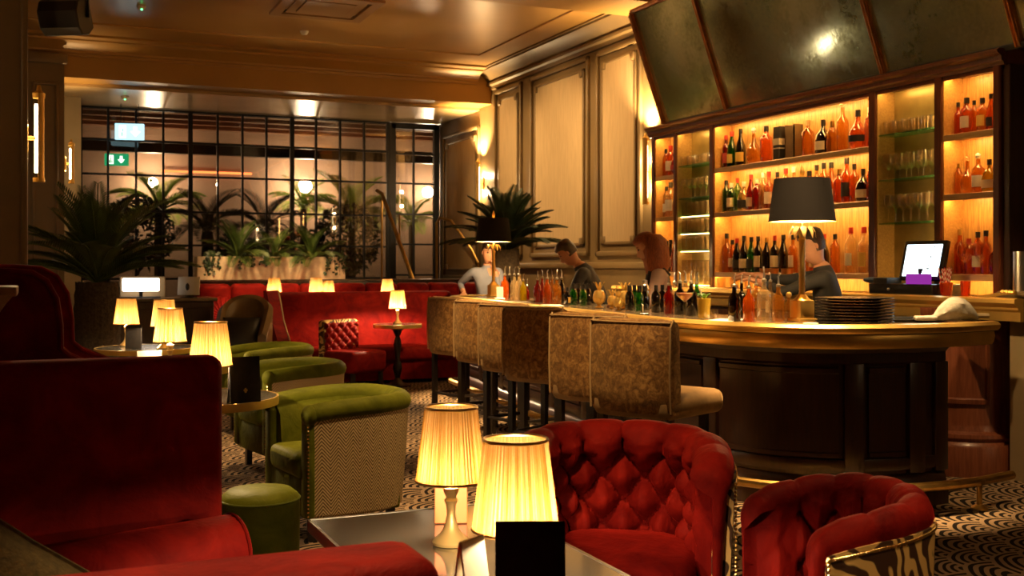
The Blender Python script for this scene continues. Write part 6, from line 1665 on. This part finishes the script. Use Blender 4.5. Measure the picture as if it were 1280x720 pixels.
def person(label, loc, rotz, lean, hands, head_pitch, mats, hair='short', hairm='hair_dark', head_yaw=0, hscale=1.0, vest=None, curl=.6):
    t = thing('person', label, 'person', loc, rotz); t.scale = (hscale,)*3
    RL = Matrix.Rotation(lean, 3, 'Y'); PV = Vector((0, 0, .95))
    def up(v): return PV + RL @ (Vector(v)-PV)
    J = {'pel': PV, 'sp': up((.005, 0, 1.10)), 'ch': up((.0, 0, 1.27)), 'nb': up((-.005, 0, 1.43)), 'nt': up((.012, 0, 1.525))}
    Ed = [('pel', 'sp'), ('sp', 'ch'), ('ch', 'nb'), ('nb', 'nt')]
    Rd = {'pel': (.125, .155), 'sp': (.105, .14), 'ch': (.115, .165), 'nb': (.07, .085), 'nt': (.05, .05)}
    for s, k in ((-1, 'R'), (1, 'L')):
        J['sh'+k] = up((-.005, s*.175, 1.395)); Ed.append(('ch', 'sh'+k)); Rd['sh'+k] = (.068, .068)
        W = Vector(hands[0 if s < 0 else 1]); E_, W = ik(J['sh'+k], W, .285, .25, Vector((-.35, s*.55, -1)))
        J['el'+k] = E_; J['wr'+k] = W; Ed += [('sh'+k, 'el'+k), ('el'+k, 'wr'+k)]; Rd['el'+k] = (.044, .044); Rd['wr'+k] = (.028, .028)
        J['hp'+k] = Vector((0, s*.09, .90)); J['kn'+k] = Vector((.02, s*.10, .50)); J['an'+k] = Vector((-.02, s*.105, .09)); J['to'+k] = Vector((.14, s*.12, .035))
        Ed += [('pel', 'hp'+k), ('hp'+k, 'kn'+k), ('kn'+k, 'an'+k), ('an'+k, 'to'+k)]
        Rd.update({'hp'+k: (.095, .095), 'kn'+k: (.062, .062), 'an'+k: (.042, .042), 'to'+k: (.034, .034)})
    names = list(J); idx = {k: i for i, k in enumerate(names)}
    me = bpy.data.meshes.new('skel'); me.from_pydata([tuple(J[k]) for k in names], [(idx[a], idx[b]) for a, b in Ed], []); me.update()
    o = bpy.data.objects.new('skel', me); COL.objects.link(o)
    o.modifiers.new('skin', 'SKIN'); ss_ = o.modifiers.new('sub', 'SUBSURF'); ss_.levels = 2; ss_.render_levels = 2
    sv = me.skin_vertices[0].data
    for k in names: sv[idx[k]].radius = Rd[k]; sv[idx[k]].use_root = (k == 'pel')
    bpy.context.view_layer.update()
    ev = o.evaluated_get(bpy.context.evaluated_depsgraph_get()); em = ev.to_mesh()
    mb = MB(); mb.add([tuple(v.co) for v in em.vertices], [tuple(p.vertices) for p in em.polygons]); nbody = len(mb.f)
    ev.to_mesh_clear(); bpy.data.objects.remove(o)
    HR = (Matrix.Rotation(lean, 4, 'Y') @ Matrix.Rotation(head_yaw, 4, 'Z') @ Matrix.Rotation(head_pitch-lean*.4, 4, 'Y'))
    Mh = head_mesh(mb, J['nt']+Vector((.01, 0, .0)), HR)
    for s, k in ((-1, 'R'), (1, 'L')):
        hand_mesh(mb, J['wr'+k], J['wr'+k]-J['el'+k], s, curl)
    me2 = bpy.data.meshes.new('body'); me2.from_pydata(mb.v, [], mb.f)
    for m_ in (mats[0], mats[1], mats[2], vest or mats[1]): me2.materials.append(M[m_])
    wr = [J['wrR'], J['wrL']]; el = [J['elR'], J['elL']]
    for i, p in enumerate(me2.polygons):
        p.use_smooth = True
        c_ = Vector(p.center)
        if i >= nbody: p.material_index = 0; continue
        loc_ = RL.inverted() @ (c_-PV) + PV
        if min((c_-w_).length for w_ in wr) < .09: p.material_index = 0
        elif loc_.z > 1.475 and abs(loc_.y) < .08: p.material_index = 0
        elif c_.z < .93: p.material_index = 2
        elif vest and abs(loc_.y) < .135 and loc_.z < 1.40 and not (loc_.z > 1.2 and abs(loc_.y) < .05 - (1.40-loc_.z)*.15): p.material_index = 3
        else: p.material_index = 1
    me2.update(); b = bpy.data.objects.new('body', me2); COL.objects.link(b); b.parent = t
    # eyes, brows and mouth
    for sg in (-1, 1):
        e_ = MB(); e_.sphere((.074, sg*.030, .122), .0115, 8, 6, (.6, 1.2, .7), M=Mh); e_.build('eye', M['black_matt'], t)
        e_ = MB(); e_.tube([tuple(Mh @ Vector((.079, sg*.016, .142))), tuple(Mh @ Vector((.076, sg*.032, .147))), tuple(Mh @ Vector((.066, sg*.046, .142)))], .004, 5); e_.build('eyebrow', M[hairm], t)
    e_ = MB(); e_.tube([tuple(Mh @ Vector((.074, -.022, .038))), tuple(Mh @ Vector((.085, 0, .037))), tuple(Mh @ Vector((.074, .022, .038)))], .005, 5); e_.build('mouth', M['label_red'] if hair == 'long' else M['skin'], t)
    # hair cap
    h = MB(); rings = []
    prof = [(.06, -1, .085, .074), (.09, -1, .095, .080), (.12, -1, .101, .084), (.15, .03, .104, .086), (.175, .088, .104, .085), (.205, .085, .096, .080), (.228, .058, .074, .060), (.243, .015, .03, .022)]
    n = 24
    for z, f, b_, w_ in prof:
        ring = []
        for i in range(n):
            a = 2*math.pi*i/n; ca, sa = math.cos(a), math.sin(a)
            fr = .012 if f < 0 else f
            x = (fr if ca > 0 else b_)*ca; y = w_*sa
            if f < 0 and ca > 0: y *= (1 - .0*ca); x = .012*ca
            k_ = 1+.025*math.sin(5*i+40*z); ring.append((x*k_, y*k_, z))
        rings.append(ring)
    h.loft(rings, M=Mh)
    if hair == 'long':
        rings = []
        for z, x, rx, ry in ((.215, -.02, .085, .085), (.17, -.045, .105, .115), (.10, -.06, .115, .135), (.02, -.07, .115, .15), (-.06, -.07, .105, .15), (-.12, -.065, .08, .12), (-.16, -.05, .04, .07)):
            rings.append([(x+rx*math.cos(2*math.pi*i/20)*(1+.10*math.sin(3*i+50*z)), ry*math.sin(2*math.pi*i/20)*(1+.10*math.sin(4*i+45*z)), z) for i in range(20)])
        Mv = Matrix.Translation(Mh @ Vector((-.01, 0, .10)))
        h.loft([[tuple(Mv @ Vector((q[0], q[1], q[2]-.10))) for q in rg] for rg in rings])
        for sg in (-1, 1):
            h.tube([tuple(Mv @ Vector(q)) for q in ((-.005, sg*.078, .08), (-.005, sg*.090, .0), (-.01, sg*.098, -.08), (-.015, sg*.10, -.16), (-.03, sg*.095, -.24))], [.028, .034, .038, .036, .015], 8)
    h.build('hair', M[hairm], t, smooth=60)
    if vest:
        v = MB()
        for sg in (-1, 1): v.tube([tuple(up((.10, sg*.085, 1.32))), tuple(up((.06, sg*.10, 1.42))), tuple(up((-.02, sg*.105, 1.455))), tuple(up((-.09, sg*.10, 1.36)))], .022, 8)
        v.build('strap', M['vest'], t, smooth=60)
    return t
person('bartender with long auburn hair, pale shirt and black waistcoat, looking down', (4.95, 8.10, 0), R(152), R(8), ((.34, -.14, 1.13), (.36, .12, 1.14)), R(24), ('skin', 'shirt_pink', 'shirt_black'), 'long', 'hair_red', 0, 1.0, 'vest')
person('dark-haired bartender in a slate shirt bending over the far part of the bar', (5.22, 9.72, 0), R(150), R(26), ((.50, -.16, 1.13), (.52, .10, 1.14)), R(26), ('skin', 'shirt_navy', 'shirt_black'), 'short', 'hair_dark', 0, 1.03)
person('guest in a grey-blue shirt resting chin on hand behind the far bar lamp', (5.14, 12.62, 0), R(262), R(6), ((.06, -.30, 1.12), (.17, .07, 1.40)), R(12), ('skin', 'shirt_blue', 'shirt_black'), 'short', 'hair_dark', 0, 1.0)
pn = person('bartender in black behind the near bar lamp, both arms held out mixing a drink', (5.25, 6.28, 0), R(140), R(10), ((.60, -.05, 1.40), (.56, .12, 1.36)), R(14), ('skin', 'shirt_black', 'shirt_black'), 'short', 'hair_dark', R(20), .99)
